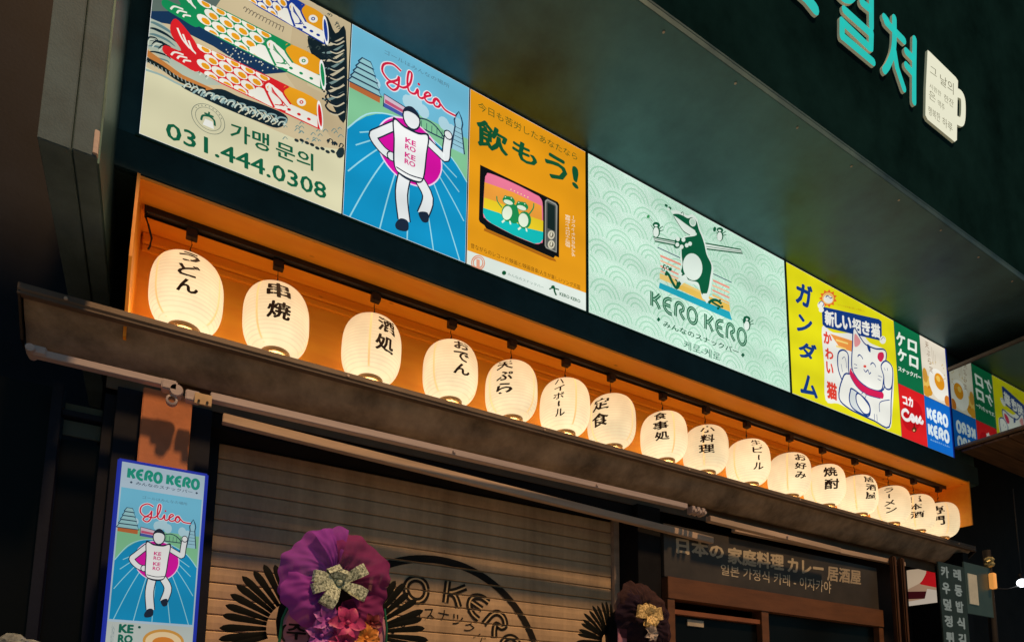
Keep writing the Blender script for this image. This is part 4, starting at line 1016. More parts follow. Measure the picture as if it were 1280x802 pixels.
# rolled fabric seen from below between hood lip and arms: sags unevenly between its carriers
bm = bmesh.new(); NX = 90; rows = []
rnd = random.Random(4)
for i in range(NX+1):
    x = X0+.012+(X1-X0-.03)*i/NX
    sag = .007*sin(x*3.1+.5)+.005*sin(x*7.7+1)+.003*sin(x*17)
    row = []
    for k in range(11):
        t_ = k/10
        row.append(bm.verts.new((x, .018+.125*t_+.003*sin(x*11+k), 2.757-.098*t_-(.014+sag)*sin(pi*t_)-.002*sin(x*23+k*1.3)*sin(pi*t_))))
    row.append(bm.verts.new((x, .150, 2.70))); row.append(bm.verts.new((x, .10, 2.775)))
    rows.append(row)
for a_, b_ in zip(rows, rows[1:]):
    for k in range(len(a_)-1): bm.faces.new((a_[k], a_[k+1], b_[k+1], b_[k]))
build('rolled_fabric', bm, FABRIC, aw, True)
box('front_rail', X0, X1, -.006, .018, 2.750, 2.7585, CASS, aw, .002)
for k in range(7):
    xx = X0+.12+k*.88; bm = bmesh.new(); lathe(bm, [(0, -.009), (.005, -.009), (.006, -.005)], (xx, 0, 2.773), 8, 'y'); build('rivet', bm, ALU2, aw)
for xa, xb in ((X0+.002, X0+.008), (X1, X1+.006)):
    bm = bmesh.new(); prism(bm, [(-.003, 2.75), (-.002, 2.79), (.15, 2.80), (.155, 2.66), (.10, 2.66)], xa, xb); build('end_plate', bm, BLACK, aw)
def bar(name, p, q, w_, h_, M, parent, bev=.002):
    p, q = Vector(p), Vector(q); d = (q-p); L_ = d.length; bm = bmesh.new(); bx(bm, 0, L_, -w_/2, w_/2, -h_/2, h_/2, bev)
    rot = d.to_track_quat('X', 'Z').to_matrix().to_4x4(); bmesh.ops.transform(bm, matrix=Matrix.Translation(p) @ rot, verts=bm.verts); return build(name, bm, M, parent)
AYY = .025
bar('folding_arm', (-.382, AYY, 2.590), (-.028, AYY, 2.590), .028, .023, ALU, aw)
bar('folding_arm', (.112, AYY, 2.580), (2.33, AYY, 2.586), .032, .027, ALU, aw)
bar('folding_arm', (2.49, AYY, 2.550), (3.60, AYY, 2.536), .032, .030, ALU2, aw)
bar('torsion_bar', (.16, .1, 2.548), (2.60, .1, 2.468), .028, .034, ALU2, aw)
bar('torsion_bar', (2.77, .1, 2.557), (4.45, .1, 2.576), .026, .030, ALU2, aw)
# shoulder and elbow castings
def casting(x, y, z, s=1, M=ALU):
    bm = bmesh.new()
    bx(bm, x-.03*s, x+.012*s, y-.022, y+.018, z-.012, z+.022, .004)
    lathe(bm, [(0, -.022), (.017*s, -.022), (.019*s, -.018), (.019*s, .018), (.017*s, .022), (0, .022)], (x+.01*s, y, z-.008), 16, 'y')
    lathe(bm, [(.010*s, -.012), (.016*s, -.010), (.016*s, .010), (.010*s, .012)], (x+.0*s, y-.004, z-.042), 14, 'y')
    bx(bm, x+.035*s, x+.075*s, y-.016, y+.016, z-.03, z+.006, .003)
    return build('elbow_joint', bm, M, aw)
casting(-.002, AYY, 2.578, 1.1)
bm = bmesh.new(); bx(bm, .064, .116, AYY-.028, AYY-.020, 2.536, 2.574, .001); build('hinge_plate', bm, mat('brass_plate', (.62, .46, .26), .45, .2, .2, 10), aw)
for xx in (.077, .103):
    bm = bmesh.new(); lathe(bm, [(0, -.0325), (.004, -.0325), (.004, -.026)], (xx, AYY, 2.546), 8, 'y'); build('hinge_screw', bm, BLACK, aw)
bm = bmesh.new(); lathe(bm, [(0, -.03), (.012, -.03), (.014, 0), (.012, .03), (0, .03)], (-.384, AYY, 2.592), 14, 'y'); bx(bm, -.38, -.345, AYY-.02, AYY+.02, 2.582, 2.608, .003); build('shoulder_joint', bm, ALU, aw)
for xx in (2.37, 2.405, 2.44):
    bm = bmesh.new(); bx(bm, xx-.012, xx+.012, AYY-.02, AYY+.02, 2.556, 2.594, .003); lathe(bm, [(0, -.03), (.009, -.03), (.009, -.02)], (xx, AYY, 2.568), 8, 'y'); build('middle_joint', bm, ALU, aw)
for xx in (1.02, 1.75, 3.1):
    bm = bmesh.new(); lathe(bm, [(0, -.024), (.007, -.024), (.008, -.012)], (xx, AYY, 2.583 if xx < 2.4 else 2.543), 8, 'y'); build('bolt', bm, ALU, aw)

# ------------------------------------------------------------------ shop front below: housing, shutter, pillars
box('shutter_housing', .10, 2.12, .18, .355, 2.545, 2.74, DARKW, shop)
box('upper_wall_strip', -.2, 5.3, .17, .175, 2.60, 2.70, mat('brown_wall_strip', (.10, .075, .05), .6, 0, .4, 3), shop)
pil = box('rust_pillar', -.088, .062, .10, .34, .0, 2.60, mat('orange_rust_pillar_paint', (.55, .20, .075), .55, 0, .3, 3, .08, 60), shop, .003)
box('pillar_reveal', .064, .13, .16, .355, 0, 2.598, DARKB, shop)
sh = thing('roller_shutter', 'closed cream roller shutter printed with a black ring logo', 'shutter', (1.1, .3, 0))
SX0, SX1 = .17, 2.075
pitch = .060
base = None
for k in range(41):
    z = 2.54-pitch*k
    if base is None:
        bm = bmesh.new()
        y = .30
        prism(bm, [(y+.012, z), (y+.004, z-.001), (y, z-.005), (y-.0015, z-pitch/2), (y, z-pitch+.005), (y+.004, z-pitch+.0015), (y+.012, z-pitch+.001)], SX0, SX1)
        base = build('slat', bm, SHUT, sh)
    else:
        o = base.copy(); COL.objects.link(o); o.parent = sh; o.location = (0, random.uniform(-.0006, .0006), -pitch*k); o.rotation_euler = (0, R_(random.uniform(-.03, .03)), 0)
for xa in (.135, 2.078): box('guide_rail', xa, xa+.034, .275, .34, .02, 2.545, ALU2 if xa > 1 else DARKB, sh)
box('backing', .14, 2.1, .315, .33, .02, 2.545, DARKW, sh, 0)
# printed logo: ring, arched lettering
A = Art(lambda u, v, h: (u, .2975-h, v), .0002)
A.at(lambda p: survey(p[0], p[1], .2975))
ink = (26, 24, 22)
cx = 1.09; RR = .56; cz = 2.205-RR
A.line([(cx+RR*cos(t), cz+RR*sin(t)) for t in [2*pi*k/90 for k in range(90)]], .034, ink, raw=True, closed=True, smooth=False)
# arched KERO KERO
def arc(r0, r1, a0, a1):
    return lambda u, v: (cx+(r0+(r1-r0)*v)*cos(a0+(a1-a0)*u), cz+(r0+(r1-r0)*v)*sin(a0+(a1-a0)*u))
kero(A, 0, 0, 0, 0, ink, (196, 176, 140), 2, .32, True, arc(.375, .475, R_(160), R_(20)))
# subtitle on a tighter arc
for k, ch in enumerate('みんなのスナックバー'):
    a_ = R_(152)-R_(124)*(k+.5)/10
    r_ = .315; s_ = .026
    vs, fs = glyphs(ch)
    x0_ = min(v[0] for v in vs); x1_ = max(v[0] for v in vs); y0_ = min(v[1] for v in vs); y1_ = max(v[1] for v in vs)
    sc = s_/max(x1_-x0_, y1_-y0_, .3)*2
    o_ = []
    for vx, vy in vs:
        lx = (vx-(x0_+x1_)/2)*sc; ly = (vy-(y0_+y1_)/2)*sc
        o_.append((cx+(r_+ly)*cos(a_)+lx*sin(a_), cz+(r_+ly)*sin(a_)-lx*cos(a_)))
    A.tris(o_, fs, ink)
logo = A.finish('printed_logo', PRINT, sh)
# the paint stops at every slat joint
bm = bmesh.new(); bm.from_mesh(logo.data)
for k in range(1, 22):
    zj = 2.54-pitch*k
    for zz in (zj+.0035, zj-.0045):
        bmesh.ops.bisect_plane(bm, geom=bm.verts[:]+bm.edges[:]+bm.faces[:], plane_co=(0, 0, zz), plane_no=(0, 0, 1))
    bmesh.ops.delete(bm, geom=[f for f in bm.faces if zj-.0045 < f.calc_center_median().z < zj+.0035], context='FACES')
bm.to_mesh(logo.data); bm.free()

# dark pillar and curry shop front
box('dark_pillar', 2.115, 2.27, .14, .355, 0, 2.60, DARKW, shop)
cb = thing('shop_board', 'dark board with grey Japanese and Korean lettering above a glazed door', 'sign', (2.3, .12, 2.2))
BOARD = mat('dark_grey_board', (.045, .042, .038), .5, 0, .35, 4)
box('board', 2.275, 4.17, .124, .16, 2.24, 2.52, BOARD, cb)
A = Art(lambda u, v, h: (u, .1235-h, v), .0003)
A.at(lambda p: survey(820+p[0]/2.783, 640+p[1]/2.783, .122))
lg = (180, 174, 156)
A.text('日本の', 0, 0, 0, 0, lg, .04, quad=[(72, 142), (238, 166), (236, 112), (70, 84)])
A.text('家庭料理', 0, 0, 0, 0, lg, .04, quad=[(250, 176), (446, 204), (446, 146), (250, 118)])
A.text('カレー', 0, 0, 0, 0, lg, .04, quad=[(458, 206), (584, 222), (584, 172), (458, 156)])
A.text('居酒屋', 0, 0, 0, 0, (165, 158, 142), .03, quad=[(596, 236), (714, 252), (714, 202), (596, 184)])
A.text('일본 가정식 카레 - 이자카야', 0, 0, 0, 0, (190, 184, 166), .006, quad=[(226, 216), (610, 282), (610, 240), (226, 178)])
A.finish('lettering', PRINT, cb)
df = thing('glazed_shop_front', 'timber framed glazed shop front under the dark board', 'shop front', (2.3, .1, 0))
box('lintel', 2.275, 4.17, .100, .17, 2.125, 2.237, LINT, df)
box('door_post', 2.275, 2.325, .105, .17, .0, 2.124, LINT, df)
box('door_post', 2.985, 3.045, .105, .17, .0, 2.124, LINT, df)
box('door_post', 4.12, 4.17, .105, .17, .0, 2.124, LINT, df)
box('transom', 2.326, 2.984, .115, .16, 2.05, 2.075, BROWN, df)
box('glass_pane', 2.326, 2.984, .14, .146, .05, 2.049, GLASS, df, 0)
box('glass_pane', 3.046, 4.119, .14, .146, .05, 2.123, GLASS, df, 0)
box('notice', 2.44, 2.56, .133, .138, 2.0, 2.035, mat('pale_paper', (.4, .38, .33), .8), df)
for xa in (4.24, 4.335): box('drain_pipe' if xa < 4.3 else 'conduit_pipe', xa, xa+.035, .05, .085, 0, 2.60, mat('dark_brown_pipe_paint', (.09, .045, .025), .6, 0, .3, 5, spec=.2), shop, .008)

# ------------------------------------------------------------------ tall lit sign on the left
vs_ = thing('standing_lightbox', 'tall narrow lit sign with KERO KERO on top, beside the shutter', 'sign', (-.01, -.08, 0))
VX0, VX1 = -.118, .108
box('case', VX0-.012, VX1+.010, -.096, -.02, .55, 2.272, mat('blue_reflection_glow_case', (.01, .02, .12), .3, 0, .1, 4, emit=(.006, .016, .26), estr=1.0), vs_, .004)  # blue reflected light on the case sides, put in as emission
box('stand_post', -.03, .01, -.07, -.04, .02, .55, BLACK, vs_)
box('stand_foot', -.14, .12, -.2, .06, 0, .02, BLACK, vs_)
A = Art(lambda u, v, h: (u, -.0965-h, v), .0002)
rect(A, VX0, .56, VX1, 2.262, (176, 200, 216))
def quadV(u0, v0, u1, v1): return lambda u, v: (u0+(u1-u0)*u, v0+(v1-v0)*v)
kero(A, 0, 0, 0, 0, (24, 150, 128), (24, 150, 128), 2, .30, False, quadV(-.098, 2.216, .092, 2.245))
A.text('みんなのスナックバー', -.078, 2.198, .076, 2.2085, (60, 80, 100), .01)
for xx in (-.09, .088): A.poly([(xx-.004, 2.203), (xx, 2.199), (xx+.004, 2.203), (xx, 2.207)], (60, 80, 100), raw=True)
d_runner(A, VX0, VX1, 1.786, 2.188)
rect(A, VX0, .56, VX1, 1.783, (186, 196, 190))
kero(A, 0, 0, 0, 0, (20, 110, 90), (20, 110, 90), 1, .26, False, quadV(-.095, 1.745, -.02, 1.772)) if False else None
A.text('KE', -.088, 1.752, -.050, 1.778, (18, 104, 84), .06); A.text('RO', -.088, 1.722, -.050, 1.748, (18, 104, 84), .06)
A.text('みんなのスナック', -.106, 1.70, -.098, 1.778, (90, 120, 130), 0)
A.ell((-.036, 1.772), .004, .004, (20, 80, 70), 0, 8)
A.at(lambda p: p); A.ell((.03, 1.735), .055, .036, (206, 150, 70), 0, 24); A.ell((.03, 1.733), .048, .03, (232, 206, 160), 0, 24); A.ell((.03, 1.73), .03, .018, (214, 130, 50), 0, 18)
A.finish('printed_face', print_mat('standing_lightbox_print', .66), vs_)
bl = bpy.data.lights  # (no extra lamp: the case's blue reflection is put in as its own glow)

# left neighbour: dark glazed front
lf = thing('dark_window_front', 'unlit dark window front of the shop on the far left', 'shop front', (-.3, .2, 0))
box('mullion', -.20, -.165, .17, .23, 0, 2.58, DARKB, lf)
box('mullion', -.345, -.315, .17, .23, 0, 2.58, DARKB, lf)
box('transom', -.314, -.201, .18, .22, 2.48, 2.50, DARKB, lf)
box('blind_slat', -.31, -.204, .2, .21, 2.42, 2.472, mat('dim_green_blind', (.05, .07, .05), .6), lf)
box('blind_slat', -.31, -.204, .2, .21, 2.50, 2.53, MATS['dim_green_blind'], lf)
box('glass_pane', -.314, -.201, .215, .22, .05, 2.41, GLASS, lf, 0)
box('glass_pane', -1.2, -.346, .215, .22, .05, 2.58, GLASS, lf, 0)
box('wall_end', -.164, -.09, .14, .35, 0, 2.60, DARKB, lf)

# counter at the far left with crumpled clear plastic and a small round lamp
cn = thing('counter', 'dark counter under the window front at the bottom left corner', 'counter', (-.38, -.2, 0))
box('counter_top', -.62, -.12, -.34, -.06, 1.655, 1.672, BLACK, cn)
box('counter_body', -.61, -.13, -.33, -.07, .0, 1.654, DARKW, cn, 0)
PLAST = mat('crumpled_clear_plastic', (.22, .26, .27), .12, 0, .6, 40, .2, 60)
bm = bmesh.new(); bmesh.ops.create_icosphere(bm, subdivisions=4, radius=1, matrix=Matrix.Identity(4))
rnd = random.Random(12)
for v in bm.verts:
    n_ = v.co.copy(); r_ = 1+.16*sin(n_.x*9+n_.y*5)+.12*sin(n_.z*13+n_.x*11)+.10*sin(n_.y*17-n_.z*7)+rnd.uniform(-.05, .05)
    v.co = Vector((-.335+n_.x*.085*r_, -.2+n_.y*.07*r_, max(1.6725, 1.685+n_.z*.030*r_)))
tag(build('plastic_wrap', bm, PLAST), 'crumpled clear plastic wrap on the dark counter at the bottom left corner', 'plastic wrap')
gl = thing('globe_lamp', 'tiny white globe lamp on the dark counter beside the standing lit sign', 'lamp', (-.16, -.2, 1.672))
bm = bmesh.new(); bmesh.ops.create_uvsphere(bm, u_segments=14, v_segments=10, radius=.012, matrix=Matrix.Translation((-.16, -.2, 1.693))); build('globe', bm, mat('warm_white_globe', (.8, .8, .7), .4, emit=(1, .9, .7), estr=1.4), gl, True)
bm = bmesh.new(); lathe(bm, [(.010, 0), (.010, .006), (.006, .010)], (-.16, -.2, 1.6725), 12); build('lamp_foot', bm, BLACK, gl, True)

# ------------------------------------------------------------------ congratulation wreaths
LEAF = mat('black_palm_leaf', (.005, .007, .007), .7, 0, .3, 15, spec=.1)
PINKR = mat('pink_satin_ribbon', (.42, .20, .30), .5, 0, .15, 10)
GREEN = mat('green_foil_edge', (.02, .16, .08), .35, .3, .2, 10)
def sheer(name, c, alpha):
    M = bpy.data.materials.new(name); M.use_nodes = True; t = M.node_tree; t.nodes.clear(); L = t.links
    o = t.nodes.new('ShaderNodeOutputMaterial'); d = t.nodes.new('ShaderNodeBsdfDiffuse'); tl = t.nodes.new('ShaderNodeBsdfTranslucent'); tr = t.nodes.new('ShaderNodeBsdfTransparent')
    a = t.nodes.new('ShaderNodeMixShader'); b = t.nodes.new('ShaderNodeMixShader'); lw = t.nodes.new('ShaderNodeLayerWeight'); lw.inputs[0].default_value = .35
    d.inputs[0].default_value = (*c, 1); tl.inputs[0].default_value = (*c, 1); tr.inputs[0].default_value = (.9, .8, .95, 1)
    mr = t.nodes.new('ShaderNodeMapRange'); mr.inputs[3].default_value = alpha; mr.inputs[4].default_value = 1.0
    L.new(lw.outputs['Facing'], mr.inputs[0]); L.new(d.outputs[0], a.inputs[1]); L.new(tl.outputs[0], a.inputs[2]); a.inputs[0].default_value = .4
    L.new(mr.outputs[0], b.inputs[0]); L.new(tr.outputs[0], b.inputs[1]); L.new(a.outputs[0], b.inputs[2]); L.new(b.outputs[0], o.inputs[0])
    return M
def fan_leaf(cx, cy, cz, ang, r0, r1, wd):
    bm = bmesh.new(); u = Vector((cos(ang), 0, sin(ang))); v = Vector((-sin(ang), 0, cos(ang))); c = Vector((cx, cy, cz)); n = 14; row = []
    for k in range(n+1):
        t = k/n; w_ = wd*.5*(.45+.6*min(t, .75))*(sqrt(max(.004, 1-((t-.72)/.28)**2)) if t > .72 else 1)
        p = c+u*(r0+(r1-r0)*t)+Vector((0, -.006*sin(pi*t), 0))
        row.append([bm.verts.new(p-v*w_), bm.verts.new(p+Vector((0, -.0015, 0))), bm.verts.new(p+v*w_)])
    for a, b in zip(row, row[1:]):
        for j in (0, 1): bm.faces.new((a[j], a[j+1], b[j+1], b[j]))
    return bm
def puff(cx, cy, cz, rx, rz, n_fold, seed, a0=0, a1=2*pi, depth=.10, squash=1.0):
    """gathered sheer sheet: radial pleats bulging toward the street"""
    rnd = random.Random(seed); bm = bmesh.new(); NA, NR = 150, 22; rows = []
    ph = [rnd.uniform(0, 6.28) for _ in range(5)]
    for i in range(NR+1):
        t = i/NR; row = []
        for j in range(NA+1):
            a = a0+(a1-a0)*j/NA
            pl = abs(((a*n_fold/pi+ph[0]+.4*sin(a*3+ph[1])) % 2)-1)
            rr = t*(1+.045*sin(3*a+ph[1])+.03*sin(8*a+ph[3])+.02*sin(17*a+ph[4])*t)
            fold = .9*sin(a*n_fold*.55+ph[0]+1.2*sin(a*1.7+ph[1]))
            y = cy-depth*sin(pi*min(1, t*.72+.12))*(.85+.28*fold*t)-.0035*sin(a*13+ph[2]+t*6)*t-.002*sin(a*7+t*17+ph[3])-.0012*sin(a*23+ph[4]-t*13)
            row.append(bm.verts.new((cx+rx*rr*cos(a), y, cz+rz*rr*sin(a)*squash)))
        rows.append(row)
    for a, b in zip(rows, rows[1:]):
        for j in range(NA): bm.faces.new((a[j], a[j+1], b[j+1], b[j]))
    bmesh.ops.remove_doubles(bm, verts=bm.verts, dist=.0004)
    return bm
def flower(bm, c, r, n, tilt, seed):
    rnd = random.Random(seed)
    for k in range(n):
        a = 2*pi*k/n+rnd.uniform(-.15, .15); L_ = r*rnd.uniform(.85, 1.1); row = []
        for i in range(6):
            t = i/5; w_ = r*.36*sin(pi*(.1+.86*t)); rad = L_*t; out_ = -.02-.5*r*sin(t*1.9)+r*.35*t*t
            ctr_ = Vector((cos(a)*rad, out_, sin(a)*rad)); s_ = Vector((-sin(a), 0, cos(a)))
            row.append([bm.verts.new(Vector(c)+ctr_-s_*w_+Vector((0, -.004, 0))), bm.verts.new(Vector(c)+ctr_+Vector((0, .003, 0))), bm.verts.new(Vector(c)+ctr_+s_*w_+Vector((0, -.004, 0)))])
        for p, q in zip(row, row[1:]):
            for j in (0, 1): bm.faces.new((p[j], p[j+1], q[j+1], q[j]))
def ribbon_loop(bm, c, ang, L_, wd, lift, idx=0):
    u = Vector((cos(ang), 0, sin(ang))); v = Vector((-sin(ang), 0, cos(ang))); rows = []
    path = [(0, 0), (.3, -.6), (.65, -1), (.95, -.8), (1.0, -.35), (.8, -.1), (.4, -.05), (0, .05)]
    for s_, h_ in path:
        p = Vector(c)+u*(s_*L_)+Vector((0, h_*lift, 0)); rows.append([bm.verts.new(p-v*wd/2*(.45+.55*min(1, s_*1.6))), bm.verts.new(p+v*wd/2*(.45+.55*min(1, s_*1.6)))])
    for a, b in zip(rows, rows[1:]): bm.faces.new((a[0], a[1], b[1], b[0]))
def note_mat(name, c0, c1):
    M = bpy.data.materials.new(name); M.use_nodes = True; t = M.node_tree; b = t.nodes['Principled BSDF']; L = t.links
    tc = t.nodes.new('ShaderNodeTexCoord'); n = t.nodes.new('ShaderNodeTexNoise'); n.inputs['Scale'].default_value = 160; n.inputs['Detail'].default_value = 8
    L.new(tc.outputs['Object'], n.inputs['Vector']); cr = t.nodes.new('ShaderNodeValToRGB'); cr.color_ramp.elements[0].position = .36; cr.color_ramp.elements[1].position = .62
    cr.color_ramp.elements[0].color = (*c0, 1); cr.color_ramp.elements[1].color = (*c1, 1); L.new(n.outputs[0], cr.inputs[0]); L.new(cr.outputs[0], b.inputs['Base Color']); b.inputs['Roughness'].default_value = .6
    return M
def wreath(label, x, y, fan_c, top, bow, palette, dark=False):
    t = thing('congratulation_wreath', label, 'flower wreath', (x, y, 0), 'congratulation wreaths before the shop front')
    ORG1, ORG2, BOWM, FL1, FL2 = palette
    for (fx, fz, r0, r1, a0, a1, n) in fan_c:
        for k in range(n):
            a = R_(a0+(a1-a0)*k/(n-1)); build('palm_leaf', fan_leaf(fx, y+.06, fz, a+R_(random.uniform(-1.5, 1.5)), r0, r1*random.uniform(.94, 1.03), .026 if not dark else .019), LEAF, t, True)
    return t
# near wreath: purple tulle, banknote bow
P1 = sheer('purple_tulle', (.42, .10, .68), .78); P2 = sheer('wine_red_tulle', (.34, .06, .26), .74); P3 = sheer('violet_tulle', (.46, .10, .66), .75)
NOTE = note_mat('banknote_pattern_ribbon', (.07, .11, .08), (.70, .86, .74))
w1 = wreath('flower wreath with purple tulle and a banknote patterned bow before the shutter', .47, -.28,
            [(.385, 1.785, .085, .215, 92, 200, 13), (.60, 1.79, .085, .225, 88, -20, 13)], None, None, (0,)*5)
bx0 = .472
build('tulle_gather', puff(.475, -.27, 1.945, .165, .145, 7, 3, R_(95), R_(225), .085), P1, w1, True)
build('tulle_gather', puff(.480, -.285, 1.94, .172, .148, 6, 8, R_(-60), R_(98), .075), P2, w1, True)
build('tulle_gather', puff(.455, -.30, 1.885, .135, .125, 6, 12, R_(150), R_(285), .08), P3, w1, True)
build('tulle_gather', puff(.505, -.285, 1.87, .14, .15, 7, 5, R_(240), R_(380), .07), P2, w1, True)
build('tulle_gather', puff(.468, -.30, 1.945, .13, .148, 4, 21, R_(72), R_(125), .075), P1, w1, True)
bm = bmesh.new()
for a, L_, wd in ((33, .095, .036), (-22, .09, .036), (172, .08, .034), (200, .085, .03), (118, .05, .04), (242, .085, .045), (80, .04, .03)):
    ribbon_loop(bm, (bx0, -.375, 1.913), R_(a), L_, wd, .028)
bmesh.ops.create_icosphere(bm, subdivisions=2, radius=.010, matrix=Matrix.Translation((bx0, -.385, 1.913)))
build('bow', bm, NOTE, w1)
for pts in ([(.335, 1.70), (.425, 1.70), (.435, 1.83), (.415, 1.885), (.375, 1.86), (.35, 1.80)], [(.60, 1.70), (.655, 1.70), (.655, 1.82), (.62, 1.86), (.60, 1.84)]):
    pts = [(px+(-.015 if px < .5 else 0), pz) for px, pz in pts]
    pts = [pts[0]]+pts[1:]
    bm = bmesh.new(); low = [(pts[0][0]-.03, 1.1), (pts[1][0], 1.1)]
    vs = [bm.verts.new((q[0], -.30-.01*math.sin(q[1]*20), q[1])) for q in low[:1]+low[1:]+pts[1:]+pts[:1]]; bm.faces.new(vs)
    r = bmesh.ops.extrude_face_region(bm, geom=bm.faces[:]); bmesh.ops.translate(bm, verts=[e for e in r['geom'] if isinstance(e, bmesh.types.BMVert)], vec=(0, .003, 0)); bmesh.ops.recalc_face_normals(bm, faces=bm.faces)
    build('pink_ribbon', bm, PINKR, w1)
for st in ([(.33, 1.66), (.34, 1.80), (.36, 1.855)], [(.433, 1.68), (.44, 1.80), (.425, 1.86)], [(.658, 1.68), (.66, 1.80), (.65, 1.86)]):
    bm = bmesh.new(); tube(bm, [(q[0]-.012, -.315, q[1]) for q in st], .004, 5); build('foil_edging', bm, GREEN, w1)
A = Art(lambda u, v, h: (u, -.314-h, v)); A.text('(주)', .322, 1.735, .42, 1.79, (18, 16, 18), .03); A.finish('lettering', PRINT, w1)
for (c, r, n, m_, sd_) in (((.50, -.36, 1.795), .055, 6, mat('magenta_lily', (.55, .05, .24), .5, var=.5, scale=30), 1), ((.445, -.35, 1.80), .048, 7, mat('violet_orchid', (.42, .10, .55), .5, var=.4, scale=30), 2),
                         ((.43, -.34, 1.755), .045, 7, MATS['violet_orchid'], 4), ((.56, -.355, 1.755), .045, 10, mat('orange_gerbera', (.7, .28, .05), .5, var=.3, scale=30), 3), ((.50, -.35, 1.74), .05, 8, MATS['magenta_lily'], 6), ((.58, -.34, 1.80), .035, 6, mat('dark_red_bloom', (.2, .02, .03), .5, var=.3), 9)):
    bm = bmesh.new(); flower(bm, c, r, n, 0, sd_); bmesh.ops.create_icosphere(bm, subdivisions=1, radius=r*.16, matrix=Matrix.Translation((c[0], c[1]-.035, c[2]))); build('flower', bm, m_, w1, True)
bm = bmesh.new()
for s_ in (-1, 1): tube(bm, [(.47+s_*.05, -.25, 1.85), (.47+s_*.22, -.32, 0.0)], .011, 8)
tube(bm, [(.47, -.22, 1.85), (.47, .05, 0.0)], .011, 8)
build('easel_leg', bm, BROWN, w1)
bm = bmesh.new(); lathe(bm, [(0, -.05), (.12, -.045), (.17, -.01), (.16, .03), (0, .04)], (.49, -.25, 1.80), 24, 'y'); build('flower_foam', bm, LEAF, w1, True)
# far wreath: dark tulle, gold bow
D1 = sheer('black_tulle', (.05, .035, .06), .7); D2 = sheer('dusky_brown_tulle', (.09, .055, .06), .7)
GOLD = note_mat('gold_lace_bow', (.22, .15, .04), (.95, .75, .35))
w2 = wreath('flower wreath with black tulle and a gold bow beside the curry shop door', 1.72, -.28, [(1.625, 1.83, .04, .165, 88, 200, 14)], None, None, (0,)*5, True)
build('tulle_gather', puff(1.715, -.27, 1.945, .13, .13, 6, 31, 0, pi*1.1, .07), D2, w2, True)
build('tulle_gather', puff(1.705, -.28, 1.93, .12, .12, 7, 33, R_(100), R_(300), .07), D1, w2, True)
build('tulle_gather', puff(1.745, -.275, 1.91, .13, .15, 7, 35, R_(230), R_(400), .07), D1, w2, True)
bm = bmesh.new()
for a, L_, wd in ((12, .065, .05), (168, .065, .05), (75, .045, .035), (255, .05, .035), (130, .05, .03), (315, .05, .03)): ribbon_loop(bm, (1.70, -.36, 1.925), R_(a), L_, wd, .02)
build('bow', bm, GOLD, w2)
bm = bmesh.new(); bx(bm, 1.60, 1.645, -.30, -.295, 1.3, 1.875, .001); build('pink_ribbon', bm, PINKR, w2)
bm = bmesh.new(); flower(bm, (1.70, -.35, 1.855), .035, 7, 0, 11); build('flower', bm, mat('pale_bloom', (.4, .36, .34), .6), w2, True)
bm = bmesh.new()
for s_ in (-1, 1): tube(bm, [(1.72+s_*.05, -.25, 1.85), (1.72+s_*.2, -.32, 0.0)], .011, 8)
build('easel_leg', bm, BROWN, w2)
bm = bmesh.new(); lathe(bm, [(0, -.05), (.10, -.045), (.13, -.01), (.12, .03), (0, .04)], (1.72, -.25, 1.86), 24, 'y'); build('flower_foam', bm, LEAF, w2, True)

# ------------------------------------------------------------------ next shop on the right
ns = thing('corner_shop_front', 'dark front of the corner shop with menu banners at the far right', 'shop front', (4.9, 0, 0))
box('side_wall', 5.02, 5.10, -.0, .35, 0, 2.72, DARKW, ns)
pt = thing('food_poster', 'slanted red and white food poster under the awning end', 'poster', (5.0, .3, 2.5))
box('poster_case', 5.0, 5.018, .165, .445, 2.375, 2.645, BLACK, pt)
A = Art(lambda u, v, h: (4.9995-h, u, v-.03))   # u runs along y, seen from -x
rect(A, .17, 2.41, .44, 2.67, (176, 140, 112))
A.poly([(.17, 2.67), (.17, 2.52), (.27, 2.56), (.33, 2.67)], (190, 24, 30), raw=True)
A.poly([(.24, 2.67), (.44, 2.67), (.44, 2.53), (.30, 2.56), (.25, 2.60)], (206, 180, 150), raw=True, smooth=True)
A.poly([(.22, 2.50), (.43, 2.53), (.43, 2.47), (.25, 2.45)], (64, 18, 22), raw=True)
A.poly([(.17, 2.50), (.23, 2.52), (.25, 2.45), (.44, 2.44), (.44, 2.41), (.17, 2.41)], (206, 190, 172), raw=True)
A.finish('printed_face', PRINT_DIM, pt)
bn = thing('menu_banner', 'tall dark vertical banner with white block characters', 'banner', (4.04, -.3, 2.45))
box('banner_sheet', 4.03, 4.33, -.298, -.290, 1.0, 2.462, mat('dark_teal_banner', (.012, .03, .032), .5), bn)
for r_, s_ in enumerate(('카레', '우동', '덮밥', '정식', '튀김')):
    zz = 2.405-.098*r_
    for ch, xx in zip(s_, (4.055, 4.195)):
        A = Art(lambda u, v, h: (u, -.2985-h, v)); A.text(ch, xx, zz-.034, xx+.09, zz+.036, (150, 158, 150), .05); A.finish('lettering', PRINT_FAINT, bn)
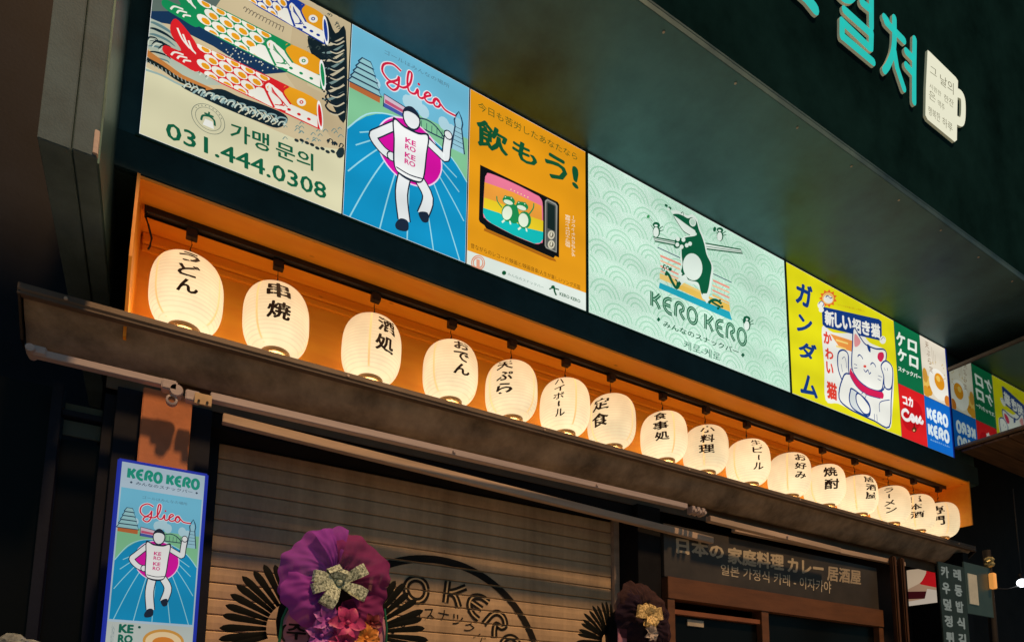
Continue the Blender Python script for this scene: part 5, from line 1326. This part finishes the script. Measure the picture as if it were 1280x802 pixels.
b2 = thing('menu_board', 'translucent dark menu board with a pale sheet, right of the banner', 'board', (4.34, -.3, 2.3))
box('board', 4.335, 4.66, -.296, -.288, 2.18, 2.50, mat('dark_green_menu_board', (.025, .045, .04), .4, emit=lin((24, 34, 30)), estr=.5), b2)
box('menu_sheet', 4.36, 4.47, -.302, -.297, 2.24, 2.43, mat('pale_menu_sheet', (.4, .42, .38), .7, emit=lin((90, 96, 86)), estr=.5), b2)
pole = thing('utility_post', 'slim dark post with a small lit amber lamp at the far right', 'post', (4.67, -.3, 0))
bm = bmesh.new(); tube(bm, [(4.675, -.28, 0), (4.675, -.28, 2.62)], .022, 12); build('post', bm, DARKW, pole, True)
box('lamp_case', 4.62, 4.655, -.33, -.30, 2.36, 2.46, mat('amber_lamp', (.6, .35, .12), .4, emit=lin((196, 130, 62)), estr=1), pole, .004)
bm = bmesh.new()
for zz in (2.52, 2.55): lathe(bm, [(0, -.03), (.016, -.02), (.022, 0), (.016, .02)], (4.65, -.3, zz), 10, 'y')
tube(bm, [(4.61, -.3, 2.53), (4.64, -.31, 2.545), (4.68, -.3, 2.53)], .008, 6); build('cable_clamp', bm, mat('yellowed_metal', (.4, .38, .2), .4, .5), pole)
bm = bmesh.new(); tube(bm, [(4.67, -.3, 2.37), (4.85, -.3, 2.385), (5.06, -.3, 2.43)], .003, 5); build('lamp_wire', bm, BLACK, pole)
bulb = thing('hanging_bulb', 'bright white hanging bulb at the right edge', 'lamp', (5.06, -.3, 2.44))
bm = bmesh.new(); bmesh.ops.create_uvsphere(bm, u_segments=14, v_segments=10, radius=.028, matrix=Matrix.Translation((5.075, -.3, 2.45))); build('bulb', bm, mat('white_lit_bulb', (.9, .9, .9), .4, emit=(.9, .95, 1), estr=4), bulb, True)
bm = bmesh.new(); lathe(bm, [(.014, .028), (.016, .034), (.016, .06), (.008, .066)], (5.075, -.3, 2.45), 12); build('socket', bm, BLACK, bulb, True)
bm = bmesh.new(); tube(bm, [(5.075, -.3, 2.51), (5.075, -.3, 3.1)], .003, 5); build('flex', bm, BLACK, bulb)
